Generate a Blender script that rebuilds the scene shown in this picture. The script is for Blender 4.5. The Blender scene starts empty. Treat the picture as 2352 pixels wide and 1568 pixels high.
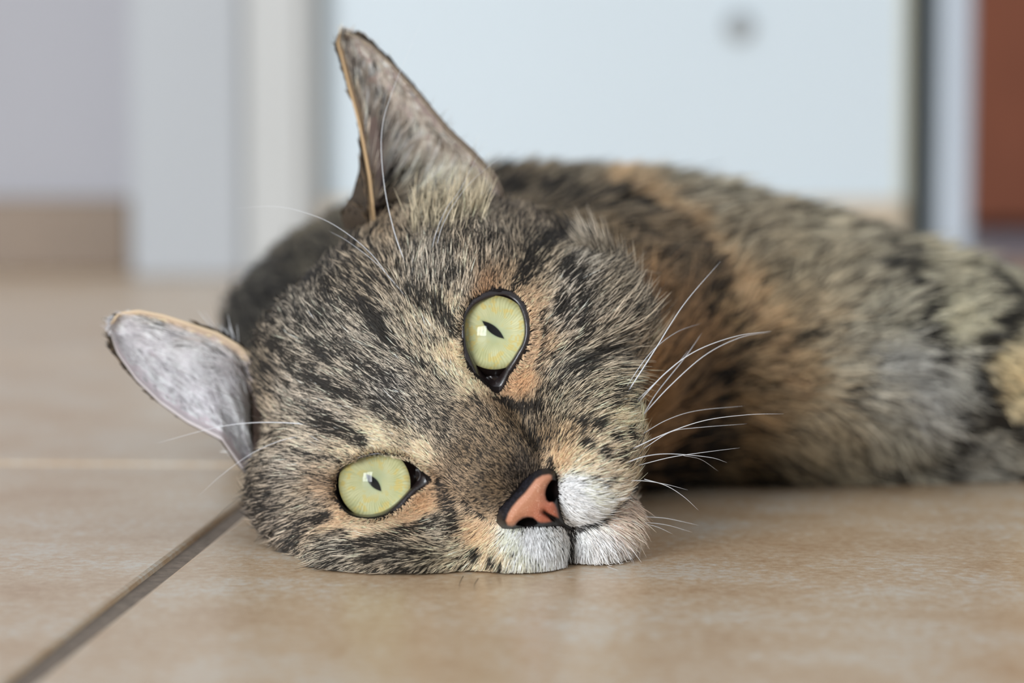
import bpy, math, random
import numpy as np
from mathutils import Vector, Matrix
from mathutils.bvhtree import BVHTree

rng = np.random.default_rng(7)
random.seed(7)
S = bpy.context.scene
COL = S.collection

# ----------------------------------------------------------------------------- camera, world, light, exposure
FPX = 5274.0                                     # focal length in pixels of the 2352 px wide frame
CAM_H = 0.0793
PITCH = math.radians(4.165)
cam_d = bpy.data.cameras.new('camera')
cam_d.sensor_width = 22.3
cam_d.lens = 22.3 * FPX / 2352
cam_d.clip_start = 0.02
cam_d.dof.use_dof = True
cam_d.dof.focus_distance = 0.466
cam_d.dof.aperture_fstop = 5.4
cam_d.dof.aperture_blades = 0
cam = bpy.data.objects.new('camera', cam_d)
cam.location = (0, 0, CAM_H)
cam.rotation_euler = (math.radians(90) - PITCH, 0, 0)
COL.objects.link(cam)
S.camera = cam
S.view_settings.view_transform = 'Standard'
S.view_settings.look = 'None'
S.view_settings.exposure = 0.0
S.view_settings.gamma = 1.0
S.view_settings.use_curve_mapping = False

world = bpy.data.worlds.new('world')
S.world = world
world.use_nodes = True
world.node_tree.nodes['Background'].inputs[0].default_value = (0.86, 0.93, 1.0, 1)
world.node_tree.nodes['Background'].inputs[1].default_value = 0.62

WIN_C = Vector((-2.30, -3.05, 0.98))             # daylight entering by the balcony window behind the camera
sun_d = bpy.data.lights.new('window_daylight', 'AREA')
sun_d.shape = 'RECTANGLE'
sun_d.size, sun_d.size_y = 2.15, 1.85
sun_d.energy = 250
sun_d.color = (0.93, 0.97, 1.0)
win = bpy.data.objects.new('window_daylight', sun_d)
win.location = WIN_C + Vector((0, -0.12, 0))
win.rotation_euler = (math.radians(90), 0, 0)    # faces +Y, into the room
COL.objects.link(win)

# ----------------------------------------------------------------------------- geometry of the view, used to place things at their own depth
CA, SA = math.cos(PITCH), math.sin(PITCH)
FW = np.array([0, CA, -SA]); UPV = np.array([0, SA, CA]); RT = np.array([1.0, 0, 0])
CP = np.array([0, 0, CAM_H])


def P(px, py, dep):
    """world point (m) at photograph pixel (px, py) and depth dep (cm)"""
    px, py, dep = np.asarray(px, float), np.asarray(py, float), np.asarray(dep, float) * 0.01
    a = ((px - 1176) / FPX)[..., None]; b = ((784 - py) / FPX)[..., None]
    return CP + dep[..., None] * (FW + a * RT + b * UPV)


def proj(pts):
    d = pts - CP
    z = d @ FW
    return 1176 + FPX * (d @ RT) / z, 784 - FPX * (d @ UPV) / z, z * 100


def lin(c):
    c = np.asarray(c, float) / 255.0
    return np.where(c <= 0.04045, c / 12.92, ((c + 0.055) / 1.055) ** 2.4)


# head frame: u to the cat's left (towards the upper eye), v up the head (towards the ears), w out of the face
YAW = math.radians(6)
_u0 = 0.622 * RT + 0.783 * UPV; _v0 = -0.783 * RT + 0.622 * UPV; _z = -FW
HU = math.cos(YAW) * _u0 + math.sin(YAW) * _z
HV = _v0
HW = math.cos(YAW) * _z - math.sin(YAW) * _u0
HO = P(997, 935, 47.5)


def H(u, v, w):
    return HO + 0.01 * (u * HU + v * HV + w * HW)


# ----------------------------------------------------------------------------- helpers
def tag(o, label=None, cat=None, group=None, kind=None):
    if label: o['label'] = label
    if cat: o['category'] = cat
    if group: o['group'] = group
    if kind: o['kind'] = kind
    return o


def mesh_obj(name, verts, faces, m=None, parent=None, smooth=True, col=None):
    me = bpy.data.meshes.new(name)
    verts = np.asarray(verts, float).reshape(-1, 3)
    me.from_pydata([tuple(q) for q in verts.tolist()], [], [tuple(q) for q in (faces if isinstance(faces, list) else faces.tolist())])
    me.update()
    if smooth:
        me.polygons.foreach_set('use_smooth', [True] * len(me.polygons))
    if col is not None:
        a = me.attributes.new('col', 'FLOAT_COLOR', 'POINT')
        c = np.ones((len(verts), 4), np.float32); c[:, :3] = col
        a.data.foreach_set('color', c.ravel())
    if m: me.materials.append(m)
    o = bpy.data.objects.new(name, me)
    COL.objects.link(o)
    if parent: o.parent = parent
    return o


class MB:
    """collects boxes and extrusions of ONE object"""
    def __init__(s): s.v, s.f = [], []

    def add(s, v, f):
        b = len(s.v); s.v += [tuple(q) for q in v]; s.f += [tuple(i + b for i in q) for q in f]; return s

    def box(s, x0, x1, y0, y1, z0, z1, bev=0.0):
        b = min(bev, (x1 - x0) / 2.01, (y1 - y0) / 2.01, (z1 - z0) / 2.01)
        if b <= 0:
            v = [(x, y, z) for x in (x0, x1) for y in (y0, y1) for z in (z0, z1)]
            return s.add(v, [(0, 1, 3, 2), (4, 6, 7, 5), (0, 4, 5, 1), (2, 3, 7, 6), (0, 2, 6, 4), (1, 5, 7, 3)])
        rings = []
        for z, i in ((z0, b), (z0 + b, 0), (z1 - b, 0), (z1 - b * .3, b * .3), (z1, b)):
            X0, X1, Y0, Y1 = x0 + i, x1 - i, y0 + i, y1 - i
            c = b
            rings.append([(X0 + c, Y0, z), (X1 - c, Y0, z), (X1, Y0 + c, z), (X1, Y1 - c, z), (X1 - c, Y1, z), (X0 + c, Y1, z), (X0, Y1 - c, z), (X0, Y0 + c, z)])
        v = [p for r in rings for p in r]; f = [tuple(range(7, -1, -1))]
        for k in range(len(rings) - 1):
            for j in range(8):
                f.append((k * 8 + j, k * 8 + (j + 1) % 8, k * 8 + 8 + (j + 1) % 8, k * 8 + 8 + j))
        f.append(tuple(range(8 * (len(rings) - 1), 8 * len(rings))))
        return s.add(v, f)

    def build(s, name, m, parent=None, smooth=False):
        return mesh_obj(name, s.v, s.f, m, parent, smooth)


def mat(name):
    m = bpy.data.materials.new(name); m.use_nodes = True
    nt = m.node_tree
    return m, nt, nt.nodes['Principled BSDF']


def N(nt, typ, **kw):
    n = nt.nodes.new(typ)
    for k, v in kw.items():
        if k in n.inputs: n.inputs[k].default_value = v
        else: setattr(n, k, v)
    return n


def ramp(nt, stops):
    r = nt.nodes.new('ShaderNodeValToRGB')
    e = r.color_ramp.elements
    while len(e) < len(stops): e.new(0.5)
    for i, (p, c) in enumerate(stops):
        e[i].position = p; e[i].color = (*c, 1)
    return r


def painted(name, rgb, rough=0.6, var=0.04, scale=9, bump=0.0):
    m, nt, b = mat(name)
    c = lin(rgb)
    n = N(nt, 'ShaderNodeTexNoise', Scale=scale, Detail=4.0)
    tc = N(nt, 'ShaderNodeTexCoord'); nt.links.new(tc.outputs['Object'], n.inputs['Vector'])
    r = ramp(nt, [(0.3, tuple(c * (1 - var))), (0.7, tuple(np.minimum(c * (1 + var), 1)))])
    nt.links.new(n.outputs['Fac'], r.inputs[0]); nt.links.new(r.outputs[0], b.inputs['Base Color'])
    b.inputs['Roughness'].default_value = rough
    if bump:
        n2 = N(nt, 'ShaderNodeTexNoise', Scale=220.0, Detail=3.0); nt.links.new(tc.outputs['Object'], n2.inputs['Vector'])
        bp = N(nt, 'ShaderNodeBump', Strength=bump, Distance=0.001); nt.links.new(n2.outputs['Fac'], bp.inputs['Height'])
        nt.links.new(bp.outputs[0], b.inputs['Normal'])
    return m


def vcol_mat(name, rough=0.5, spec=0.4, coat=0.0, bump=None):
    m, nt, b = mat(name)
    a = N(nt, 'ShaderNodeAttribute', attribute_name='col')
    nt.links.new(a.outputs['Color'], b.inputs['Base Color'])
    b.inputs['Roughness'].default_value = rough
    b.inputs['Specular IOR Level'].default_value = spec
    b.inputs['Coat Weight'].default_value = coat
    b.inputs['Coat Roughness'].default_value = 0.08
    if bump:
        sc, st, ds = bump
        v = N(nt, 'ShaderNodeTexVoronoi', Scale=sc)
        tc = N(nt, 'ShaderNodeTexCoord'); nt.links.new(tc.outputs['Object'], v.inputs['Vector'])
        bp = N(nt, 'ShaderNodeBump', Strength=st, Distance=ds, invert=True); nt.links.new(v.outputs['Distance'], bp.inputs['Height'])
        nt.links.new(bp.outputs[0], b.inputs['Normal'])
    return m


# ----------------------------------------------------------------------------- the room
def tile_material():
    m, nt, b = mat('beige_floor_tile')
    tc = N(nt, 'ShaderNodeTexCoord'); oi = N(nt, 'ShaderNodeObjectInfo')
    off = N(nt, 'ShaderNodeVectorMath', operation='SCALE'); off.inputs[0].default_value = (3.1, 7.7, 0)
    nt.links.new(oi.outputs['Random'], off.inputs['Scale'])
    ad = N(nt, 'ShaderNodeVectorMath', operation='ADD')
    nt.links.new(tc.outputs['Object'], ad.inputs[0]); nt.links.new(off.outputs[0], ad.inputs[1])
    mp = N(nt, 'ShaderNodeMapping'); mp.inputs['Scale'].default_value = (1.0, 1.0, 1.0)
    nt.links.new(ad.outputs[0], mp.inputs[0])
    n1 = N(nt, 'ShaderNodeTexNoise', Scale=24.0, Detail=7.0, Roughness=0.72); nt.links.new(mp.outputs[0], n1.inputs['Vector'])
    n2 = N(nt, 'ShaderNodeTexNoise', Scale=420.0, Detail=4.0, Roughness=0.75); nt.links.new(mp.outputs[0], n2.inputs['Vector'])
    mx = N(nt, 'ShaderNodeMix', data_type='FLOAT'); mx.inputs[0].default_value = 0.5
    nt.links.new(n1.outputs['Fac'], mx.inputs[2]); nt.links.new(n2.outputs['Fac'], mx.inputs[3])
    r = ramp(nt, [(0.38, tuple(lin((196, 159, 121)))), (0.5, tuple(lin((215, 186, 152)))), (0.60, tuple(lin((226, 214, 197))))])
    nt.links.new(mx.outputs[0], r.inputs[0]); nt.links.new(r.outputs[0], b.inputs['Base Color'])
    rr = N(nt, 'ShaderNodeMapRange'); rr.inputs[3].default_value = 0.24; rr.inputs[4].default_value = 0.36
    nt.links.new(n2.outputs['Fac'], rr.inputs[0]); nt.links.new(rr.outputs[0], b.inputs['Roughness'])
    n3 = N(nt, 'ShaderNodeTexNoise', Scale=420.0, Detail=3.0); nt.links.new(tc.outputs['Object'], n3.inputs['Vector'])
    bp = N(nt, 'ShaderNodeBump', Strength=0.12, Distance=0.0006); nt.links.new(n3.outputs['Fac'], bp.inputs['Height'])
    nt.links.new(bp.outputs[0], b.inputs['Normal'])
    b.inputs['Specular IOR Level'].default_value = 0.45
    return m


M_TILE = tile_material()
M_GROUT = painted('grout', (134, 119, 105), 0.85, 0.22, 420, 0.8)
floor = tag(MB().box(-4.2, 2.6, -3.3, 4.2, -0.03, -0.0011).build('floor', M_GROUT), 'beige tiled floor with recessed brown grey grout joints', 'floor', kind='structure')
GR = 0.0048; TS = 0.354
ang = math.radians(-4.0)
g_ax = np.array([math.sin(-ang), math.cos(ang), 0]); g_ax = np.array([0.0698, 0.99756, 0]); g_px = np.array([0.99756, -0.0698, 0])
# the joint running away from the camera passes (-0.0705, 0.452); a cross joint passes (-0.140, 0.629)
A0 = np.array([-0.0705, 0.452, 0]); A0 = A0 + g_ax * float(np.dot(np.array([-0.140, 0.629, 0]) - A0, g_ax))
tile_mesh = None
for i in range(-9, 6):
    for j in range(-10, 10):
        c = A0 + g_px * (i + 0.5) * TS + g_ax * (j + 0.5) * TS
        if abs(c[0]) > 1.0 + 0.25 * c[1] or c[1] < -0.8 or c[1] > 3.9: continue
        if tile_mesh is None:
            h = TS / 2 - GR / 2
            o = MB().box(-h, h, -h, h, -0.0085, 0.0, 0.0011).build('tile', M_TILE, floor)
            tile_mesh = o.data
        else:
            o = bpy.data.objects.new('tile', tile_mesh); COL.objects.link(o); o.parent = floor
        o.location = c; o.rotation_euler = (0, 0, math.atan2(g_px[1], g_px[0]))

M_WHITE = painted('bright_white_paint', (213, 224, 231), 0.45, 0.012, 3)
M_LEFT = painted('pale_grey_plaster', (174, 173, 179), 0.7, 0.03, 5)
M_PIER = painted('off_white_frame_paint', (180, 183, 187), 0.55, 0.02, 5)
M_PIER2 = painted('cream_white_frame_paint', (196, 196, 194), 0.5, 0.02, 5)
M_SKIRT = painted('brown_beige_skirting_tile', (122, 99, 76), 0.4, 0.12, 14)
M_SKIRT2 = painted('beige_skirting_tile', (205, 188, 165), 0.4, 0.06, 14)
M_TERRA = painted('terracotta_render', (200, 122, 90), 0.7, 0.08, 12)
M_DARK = painted('black_rubber_gap_shade', (12, 13, 12), 0.6, 0.1, 30)  # rubber seal, also the painted gap shade under the terracotta wall
M_ALU = painted('pale_blue_grey_lacquer', (196, 205, 216), 0.4, 0.02, 8)
M_CREAM = painted('cream_edge_band', (206, 205, 186), 0.5, 0.03, 8)
M_PAVE = painted('grey_threshold_stone', (150, 145, 152), 0.6, 0.08, 20)
M_GREYCAP = painted('grey_plastic', (160, 164, 166), 0.5, 0.03, 20)


def gx(px, d):  # x of a pixel column at depth d (m)
    return (px - 1176) / FPX * d


YB, YL, YP = 1.785, 1.87, 1.745
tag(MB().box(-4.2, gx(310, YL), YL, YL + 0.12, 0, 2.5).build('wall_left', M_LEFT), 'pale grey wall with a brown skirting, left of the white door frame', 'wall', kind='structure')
tag(MB().box(-4.2, gx(298, YL - .012), YL - 0.012, YL, 0, 0.060, 0.002).build('baseboard_left', M_SKIRT), 'brown tile skirting along the pale grey wall', 'skirting', kind='structure')
# white door frame: casing, lighter reveal strip and a thin shadowed stop
fr = bpy.data.objects.new('trim_1', None); COL.objects.link(fr); fr.location = (gx(500, YP), YP, 0)
tag(fr, 'off-white door frame standing between the grey wall and the white wall', 'door frame', kind='structure')


def part_box(name, m, root, *a, bev=0.0):
    o = MB().box(*a, bev).build(name, m, root)
    o.matrix_parent_inverse = Matrix.Translation(-root.location)
    return o


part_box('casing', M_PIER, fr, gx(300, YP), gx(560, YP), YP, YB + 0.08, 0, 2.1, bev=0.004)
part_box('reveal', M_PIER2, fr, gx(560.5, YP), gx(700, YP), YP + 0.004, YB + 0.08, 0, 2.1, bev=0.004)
part_box('door_stop', M_PIER2, fr, gx(699, YP + .008), gx(726, YP + .008), YP + 0.008, YB + 0.08, 0, 2.1, bev=0.003)
tag(MB().box(-0.24, gx(2069, YB), YB, YB + 0.10, 0, 2.5).build('wall_back', M_WHITE), 'bright white wall panel filling the view behind the cat', 'wall', kind='structure')
tag(MB().box(-0.24, gx(2068, YB), YB - 0.012, YB, 0, 0.060, 0.002).build('baseboard_back', M_SKIRT2), 'beige tile skirting at the foot of the white wall', 'skirting', kind='structure')
tag(MB().box(gx(2062, YB), gx(2084, YB), YB - 0.004, YB + 0.10, 0, 2.5, 0.003).build('trim_2', M_CREAM), 'cream edge strip at the end of the white wall', 'edge strip', kind='structure')
tag(MB().box(gx(2080, YB), gx(2168, YB), YB + 0.07, YB + 0.10, 0, 2.5).build('trim_3', M_DARK), 'narrow black gap between cream edge and pale blue post', 'seal', kind='structure')
tag(MB().box(gx(2153, YB), gx(2222, YB), YB - 0.01, YB + 0.09, 0, 2.5, 0.003).build('trim_4', M_ALU), 'pale blue grey upright post beside the terracotta wall', 'post', kind='structure')
YT = 3.0
tag(MB().box(gx(2150, YT), 2.4, YT, YT + 0.1, 0.018, 2.5).build('wall_right', M_TERRA), 'terracotta coloured wall beyond the post at the right', 'wall', kind='structure')
tag(MB().box(gx(2150, YT), 2.4, YT + 0.02, YT + 0.1, 0, 0.018).build('gap_shade_right', M_DARK), 'black strip standing in for the shaded gap under the terracotta wall', 'skirting', kind='structure')  # dark strip painted in place of the gap's shade
tag(MB().box(gx(2190, 2.1), 2.4, 2.08, YT + 0.02, 0, 0.003, 0.001).build('trim_5', M_PAVE), 'grey stone threshold in front of the terracotta wall', 'threshold', kind='structure')

# small round grey cap on the white wall
cc = P(1695, 62, YB * 100 - 1.0); cc = np.array([cc[0], YB, cc[2]])
vs, fs = [], []
prof = [(0.0115, 0.0), (0.0115, -0.004), (0.0100, -0.0065), (0.0060, -0.0075), (0.0035, -0.0060), (0.0, -0.0060)]
for r_, y_ in prof:
    for k in range(24): vs.append((r_ * math.cos(k * math.tau / 24), y_, r_ * math.sin(k * math.tau / 24)))
for a in range(len(prof) - 1):
    for k in range(24): fs.append((a * 24 + k, a * 24 + (k + 1) % 24, a * 24 + 24 + (k + 1) % 24, a * 24 + 24 + k))
cap = mesh_obj('wall_cap', vs, fs, M_GREYCAP); cap.location = cc
tag(cap, 'small round grey cap fixed high on the white wall', 'cap')

# wall with the balcony window behind the camera
WY = WIN_C.y
wf = MB(); hw, hh = 1.10, 0.93
x0, x1, z0, z1 = WIN_C.x - hw, WIN_C.x + hw, WIN_C.z - hh, WIN_C.z + hh
wf.box(-4.2, x0, WY - .13, WY + .02, 0, 2.5); wf.box(x1, 1.2, WY - .13, WY + .02, 0, 2.5)
wf.box(x0, x1, WY - .13, WY + .02, 0, z0); wf.box(x0, x1, WY - .13, WY + .02, z1, 2.5)
tag(wf.build('wall_front', M_PIER2), 'white wall holding the window behind the camera', 'wall', kind='structure')
wr = bpy.data.objects.new('window_1', None); COL.objects.link(wr); wr.location = (WIN_C.x, WY - .06, z0)
tag(wr, 'white framed balcony window lighting the cat', 'window', kind='structure')
part_box('window_frame', M_WHITE, wr, x0, x0 + 0.05, WY - .08, WY - .03, z0, z1)
part_box('window_frame', M_WHITE, wr, x1 - 0.05, x1, WY - .08, WY - .03, z0, z1)
part_box('window_frame', M_WHITE, wr, x0, x1, WY - .08, WY - .03, z0, z0 + 0.05)
part_box('window_frame', M_WHITE, wr, x0, x1, WY - .08, WY - .03, z1 - 0.05, z1)
for k in (0.38, 0.72):
    part_box('mullion', M_WHITE, wr, x0 + (x1 - x0) * k - 0.025, x0 + (x1 - x0) * k + 0.025, WY - .08, WY - .03, z0, z1)
part_box('transom', M_WHITE, wr, x0, x1, WY - .08, WY - .035, WIN_C.z - 0.3, WIN_C.z - 0.27)

# ----------------------------------------------------------------------------- cat: outlines seen in the photograph, in its pixels
def poly(pts, s=1.0, ox=0, oy=0):
    return np.array(pts, float) / s + np.array([ox, oy])


EYE_UP_IN = poly([(330,230),(420,190),(560,160),(660,180),(750,240),(810,330),(850,440),(868,560),(865,680),(830,790),(770,890),(700,1000),(620,1090),(550,1180),(520,1235),(440,1240),(350,1190),(270,1090),(200,980),(140,850),(110,700),(100,560),(120,440),(180,340),(250,270)], 5.6, 1050, 650)
EYE_UP_OUT = poly([(130,300),(200,220),(300,150),(420,90),(560,70),(660,85),(780,160),(860,250),(910,370),(935,520),(930,680),(900,800),(850,900),(770,1040),(700,1140),(640,1240),(600,1340),(560,1430),(500,1450),(420,1370),(330,1280),(220,1180),(130,1050),(85,900),(70,750),(65,600),(75,450)], 5.6, 1050, 650)
EYE_LO_IN = poly([(285,720),(300,600),(370,460),(470,370),(600,310),(750,250),(900,215),(1050,205),(1200,215),(1330,240),(1450,280),(1580,340),(1690,430),(1770,560),(1740,620),(1680,690),(1600,780),(1530,860),(1440,960),(1340,1060),(1220,1150),(1080,1220),(900,1265),(720,1265),(560,1215),(430,1110),(340,990),(300,860)], 7.84, 740, 1020)
EYE_LO_OUT = poly([(240,720),(260,560),(330,420),(450,330),(600,270),(750,215),(900,185),(1050,175),(1220,190),(1350,215),(1490,250),(1620,320),(1740,420),(1860,540),(1980,640),(2000,740),(1930,770),(1820,770),(1720,820),(1640,900),(1530,1010),(1400,1130),(1250,1230),(1080,1310),(900,1350),(700,1350),(520,1300),(370,1180),(280,1040),(240,880)], 7.84, 740, 1020)
NOSE_OUT = poly([(150,1000),(250,850),(400,700),(560,500),(700,400),(850,350),(1000,330),(1070,330),(1130,370),(1170,500),(1190,700),(1190,900),(1210,1050),(1260,1200),(1400,1330),(1300,1330),(1150,1290),(1000,1290),(800,1300),(600,1300),(400,1310),(250,1300),(170,1200)], 7.127, 1120, 1030)
NOSE_PINK = poly([(300,1180),(340,1060),(400,960),(500,840),(620,720),(720,590),(790,500),(900,435),(1000,420),(1050,440),(1050,510),(1000,580),(960,650),(945,740),(965,830),(1000,865),(1050,870),(1100,910),(1130,980),(1150,1060),(1160,1130),(1060,1090),(930,1045),(1010,1130),(1040,1190),(960,1210),(870,1210),(790,1170),(740,1130),(660,1120),(580,1135),(500,1190),(460,1240),(400,1268),(330,1255)], 7.127, 1120, 1030)
NOSTRIL_A = poly([(1045,520),(985,600),(955,680),(948,750),(968,830),(1010,862),(1080,850),(1120,760),(1130,640),(1110,540)], 7.127, 1120, 1030)
NOSTRIL_B = poly([(470,1235),(510,1190),(580,1142),(660,1126),(740,1138),(790,1180),(800,1215),(740,1240),(620,1250)], 7.127, 1120, 1030)


def poly_sd(px, py, pg):
    """signed distance (pixels) to a polygon, negative inside"""
    px, py = np.asarray(px, float), np.asarray(py, float)
    d = np.full(px.shape, 1e12); ins = np.zeros(px.shape, bool)
    n = len(pg)
    for i in range(n):
        ax, ay = pg[i]; bx, by = pg[(i + 1) % n]
        ex, ey = bx - ax, by - ay
        t = np.clip(((px - ax) * ex + (py - ay) * ey) / (ex * ex + ey * ey + 1e-9), 0, 1)
        d = np.minimum(d, (px - ax - t * ex) ** 2 + (py - ay - t * ey) ** 2)
        c = (ay > py) != (by > py)
        with np.errstate(divide='ignore', invalid='ignore'):
            xx = (bx - ax) * (py - ay) / (by - ay if by != ay else 1e-9) + ax
        ins ^= c & (px < xx)
    d = np.sqrt(d)
    return np.where(ins, -d, d)


# ----------------------------------------------------------------------------- cat: body field (signed distance, metres)
def axis(segs):
    out = []
    for a, b, st in segs: out.append(np.arange(a, b, st))
    return np.unique(np.round(np.concatenate(out), 6))


AX = axis([(-0.100, -0.072, 0.0022), (-0.072, 0.040, 0.00085), (0.040, 0.10, 0.0022), (0.10, 0.40, 0.0035)])
AY = axis([(0.42, 0.500, 0.00085), (0.500, 0.56, 0.0015), (0.56, 0.84, 0.0032)])
AZ = axis([(-0.002, 0.092, 0.00095), (0.092, 0.105, 0.002)])


class Field:
    def __init__(s): s.a = np.full((len(AX), len(AY), len(AZ)), 0.05, np.float32)

    def put(s, fn, lo, hi, k):
        m = 1.6 * k + 0.006
        i0, i1 = np.searchsorted(AX, [lo[0] - m, hi[0] + m]); j0, j1 = np.searchsorted(AY, [lo[1] - m, hi[1] + m]); l0, l1 = np.searchsorted(AZ, [lo[2] - m, hi[2] + m])
        if i1 <= i0 or j1 <= j0 or l1 <= l0: return
        X = AX[i0:i1, None, None]; Y = AY[None, j0:j1, None]; Z = AZ[None, None, l0:l1]
        d = fn(X, Y, Z).astype(np.float32)
        a = s.a[i0:i1, j0:j1, l0:l1]
        h = np.maximum(k - np.abs(a - d), 0) / k
        s.a[i0:i1, j0:j1, l0:l1] = np.minimum(a, d) - h * h * k * 0.25

    def ell(s, c, r, k, axes=None):
        c = np.asarray(c); r = np.asarray(r, float)
        A = np.eye(3) if axes is None else np.array(axes)
        ext = np.sqrt(((A * r[:, None]) ** 2).sum(0))

        def fn(X, Y, Z):
            dx, dy, dz = X - c[0], Y - c[1], Z - c[2]
            k0 = 0; k1 = 0
            for i in range(3):
                q = dx * A[i, 0] + dy * A[i, 1] + dz * A[i, 2]
                k0 = k0 + (q / r[i]) ** 2; k1 = k1 + (q / r[i] ** 2) ** 2
            k0 = np.sqrt(k0); k1 = np.sqrt(k1) + 1e-9
            return k0 * (k0 - 1) / k1
        s.put(fn, c - ext, c + ext, k)

    def cone(s, a, b, ra, rb, k):
        a, b = np.asarray(a), np.asarray(b); ab = b - a; L = (ab ** 2).sum()

        def fn(X, Y, Z):
            t = np.clip(((X - a[0]) * ab[0] + (Y - a[1]) * ab[1] + (Z - a[2]) * ab[2]) / L, 0, 1)
            return np.sqrt((X - a[0] - t * ab[0]) ** 2 + (Y - a[1] - t * ab[1]) ** 2 + (Z - a[2] - t * ab[2]) ** 2) - (ra + (rb - ra) * t)
        R = max(ra, rb)
        s.put(fn, np.minimum(a, b) - R, np.maximum(a, b) + R, k)


HA = (HU, HV, HW)
cm = 0.01
head = Field()
head.ell(H(0, 0.40, -4.3), np.array([4.05, 3.45, 4.15]) * cm, .004, HA)          # skull
head.ell(H(0, 1.6, -1.55), np.array([1.7, 1.6, 1.0]) * cm, .010, HA)            # forehead
for s_ in (1, -1):
    head.ell(H(s_ * 2.45, -1.25, -2.5), np.array([1.75, 1.75, 2.0]) * cm, .010, HA)   # cheek
    head.ell(H(s_ * 2.0, 1.25, -1.5), np.array([1.2, 0.8, 1.0]) * cm, .008, HA)      # brow
head.ell(H(0, -2.6, -2.6), np.array([2.3, 1.7, 2.6]) * cm, .010, HA)            # jaw
head.cone(H(0, 0.8, -1.2), H(-0.05, -1.95, 1.45), 1.05 * cm, 0.78 * cm, .008)      # nose bridge
EYES = {'up': dict(c=(1134.5, 761), inn=EYE_UP_IN, out=EYE_UP_OUT, dep=47.25, sl=(33, 9.0), tilt=(0.0, 4.0)),
        'lo': dict(c=(853.5, 1114), inn=EYE_LO_IN, out=EYE_LO_OUT, dep=47.75, sl=(27, 9.5), tilt=(12.0, -8.0))}
R_EYE = 1.05 * cm
for e in EYES.values():
    apex = P(*e['c'], e['dep'])
    g = CP - apex; g /= np.linalg.norm(g)
    a_, b_ = (math.radians(q) for q in e['tilt'])
    g = g - math.tan(a_) * RT + math.tan(b_) * UPV; g /= np.linalg.norm(g)
    e['apex'], e['g'], e['ctr'] = apex, g, apex - g * R_EYE
    head.ell(e['ctr'], np.array([1.12, 1.12, 1.12]) * cm, .006)
for s_ in (1, -1):
    head.ell(H(s_ * 1.05, -3.2, 0.95), np.array([1.1, 0.88, 1.1]) * cm, .0035, HA)     # whisker pads
    head.ell(H(s_ * 1.7, -2.6, -0.3), np.array([1.1, 1.2, 1.4]) * cm, .008, HA)
head.ell(H(0.15, -4.2, 0.15), np.array([0.85, 0.72, 0.9]) * cm, .003, HA)       # chin
head.cone(H(0.12, -4.0, -0.3), H(0.2, -3.0, -3.4), 0.75 * cm, 1.5 * cm, .006)
head.ell(P(712, 1130, 50.0), np.array([1.15, 1.25, 1.5]) * cm, .010, HA)
head.ell(P(935, 1290, 46.8), (.017, .012, .0056), .006)                         # lower cheek squashed
head.ell(P(728, 828, 50.8), (.0113, .0113, .0113), .012)                         # crown by the lower ear
head.ell(P(815, 1262, 48.6), (.013, .012, .0056), .012)        # jowl pressed on the floor
body = Field()
body.cone(H(0.6, -0.4, -5.5), (0.042, 0.63, 0.034), 0.033, 0.036, .02)         # neck
body.ell((0.014, 0.67, 0.029), (0.096, 0.095, 0.0510), .02)                      # shoulder and ribcage
body.ell((-0.022, 0.68, 0.016), (0.050, 0.07, 0.032), .02)                      # back behind the head
body.ell((0.078, 0.650, 0.026), (0.086, 0.088, 0.036), .02)                      # lower chest
body.cone((0.085, 0.645, 0.038), (0.165, 0.610, 0.020), 0.018, 0.015, .012)     # upper foreleg
body.cone((0.150, 0.602, 0.020), (0.26, 0.585, 0.014), 0.017, 0.014, .008)
body.cone((0.11, 0.600, 0.014), (0.28, 0.610, 0.014), 0.018, 0.015, .010)       # lower foreleg on the floor
body.ell((0.22, 0.70, 0.014), (0.13, 0.08, 0.026), .02)                         # hindquarters, out of frame
HA_F, BO_F = head.a, body.a
k_ = 0.010
hh_ = np.maximum(k_ - np.abs(HA_F - BO_F), 0) / k_
F = np.minimum(HA_F, BO_F) - hh_ * hh_ * k_ * 0.25
# eye sockets
i0, i1 = np.searchsorted(AX, [-0.06, 0.02]); j0, j1 = np.searchsorted(AY, [0.44, 0.482]); l0, l1 = np.searchsorted(AZ, [0, 0.07])
gp = np.stack(np.meshgrid(AX[i0:i1], AY[j0:j1], AZ[l0:l1], indexing='ij'), -1)
qx, qy, qd = proj(gp.reshape(-1, 3))
qx, qy, qd = (q.reshape(gp.shape[:3]) for q in (qx, qy, qd))
sub = F[i0:i1, j0:j1, l0:l1]


def polar(pg, c, n=96):
    """the polygon as radii around c, so that inner and outer lid outlines pair up"""
    th = np.arange(n) * math.tau / n
    out = np.zeros((n, 2))
    for i, t in enumerate(th):
        d = np.array([math.cos(t), math.sin(t)]); best = 1.0
        for a, b in zip(pg, np.roll(pg, -1, 0)):
            m = np.array([[d[0], a[0] - b[0]], [d[1], a[1] - b[1]]])
            if abs(np.linalg.det(m)) < 1e-9: continue
            r, q = np.linalg.solve(m, a - c)
            if r > 0 and -1e-6 <= q <= 1 + 1e-6: best = max(best, r)
        out[i] = c + d * best
    for _ in range(2): out = (np.roll(out, 1, 0) + 2 * out + np.roll(out, -1, 0)) / 4
    return out


for e in EYES.values():
    c = e['inn'].mean(0) * 0.5 + np.array(e['c']) * 0.5
    e['pin'], e['pout'] = polar(e['inn'], c), polar(e['out'], c)
    mid = e['pin'] * 0.45 + e['pout'] * 0.55
    near = (qx > mid[:, 0].min() - 25) & (qx < mid[:, 0].max() + 25) & (qy > mid[:, 1].min() - 25) & (qy < mid[:, 1].max() + 25) & (qd < 49.2)
    sd = poly_sd(qx[near], qy[near], mid) / 11100.0
    sub[near] = np.maximum(sub[near], -sd)
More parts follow.
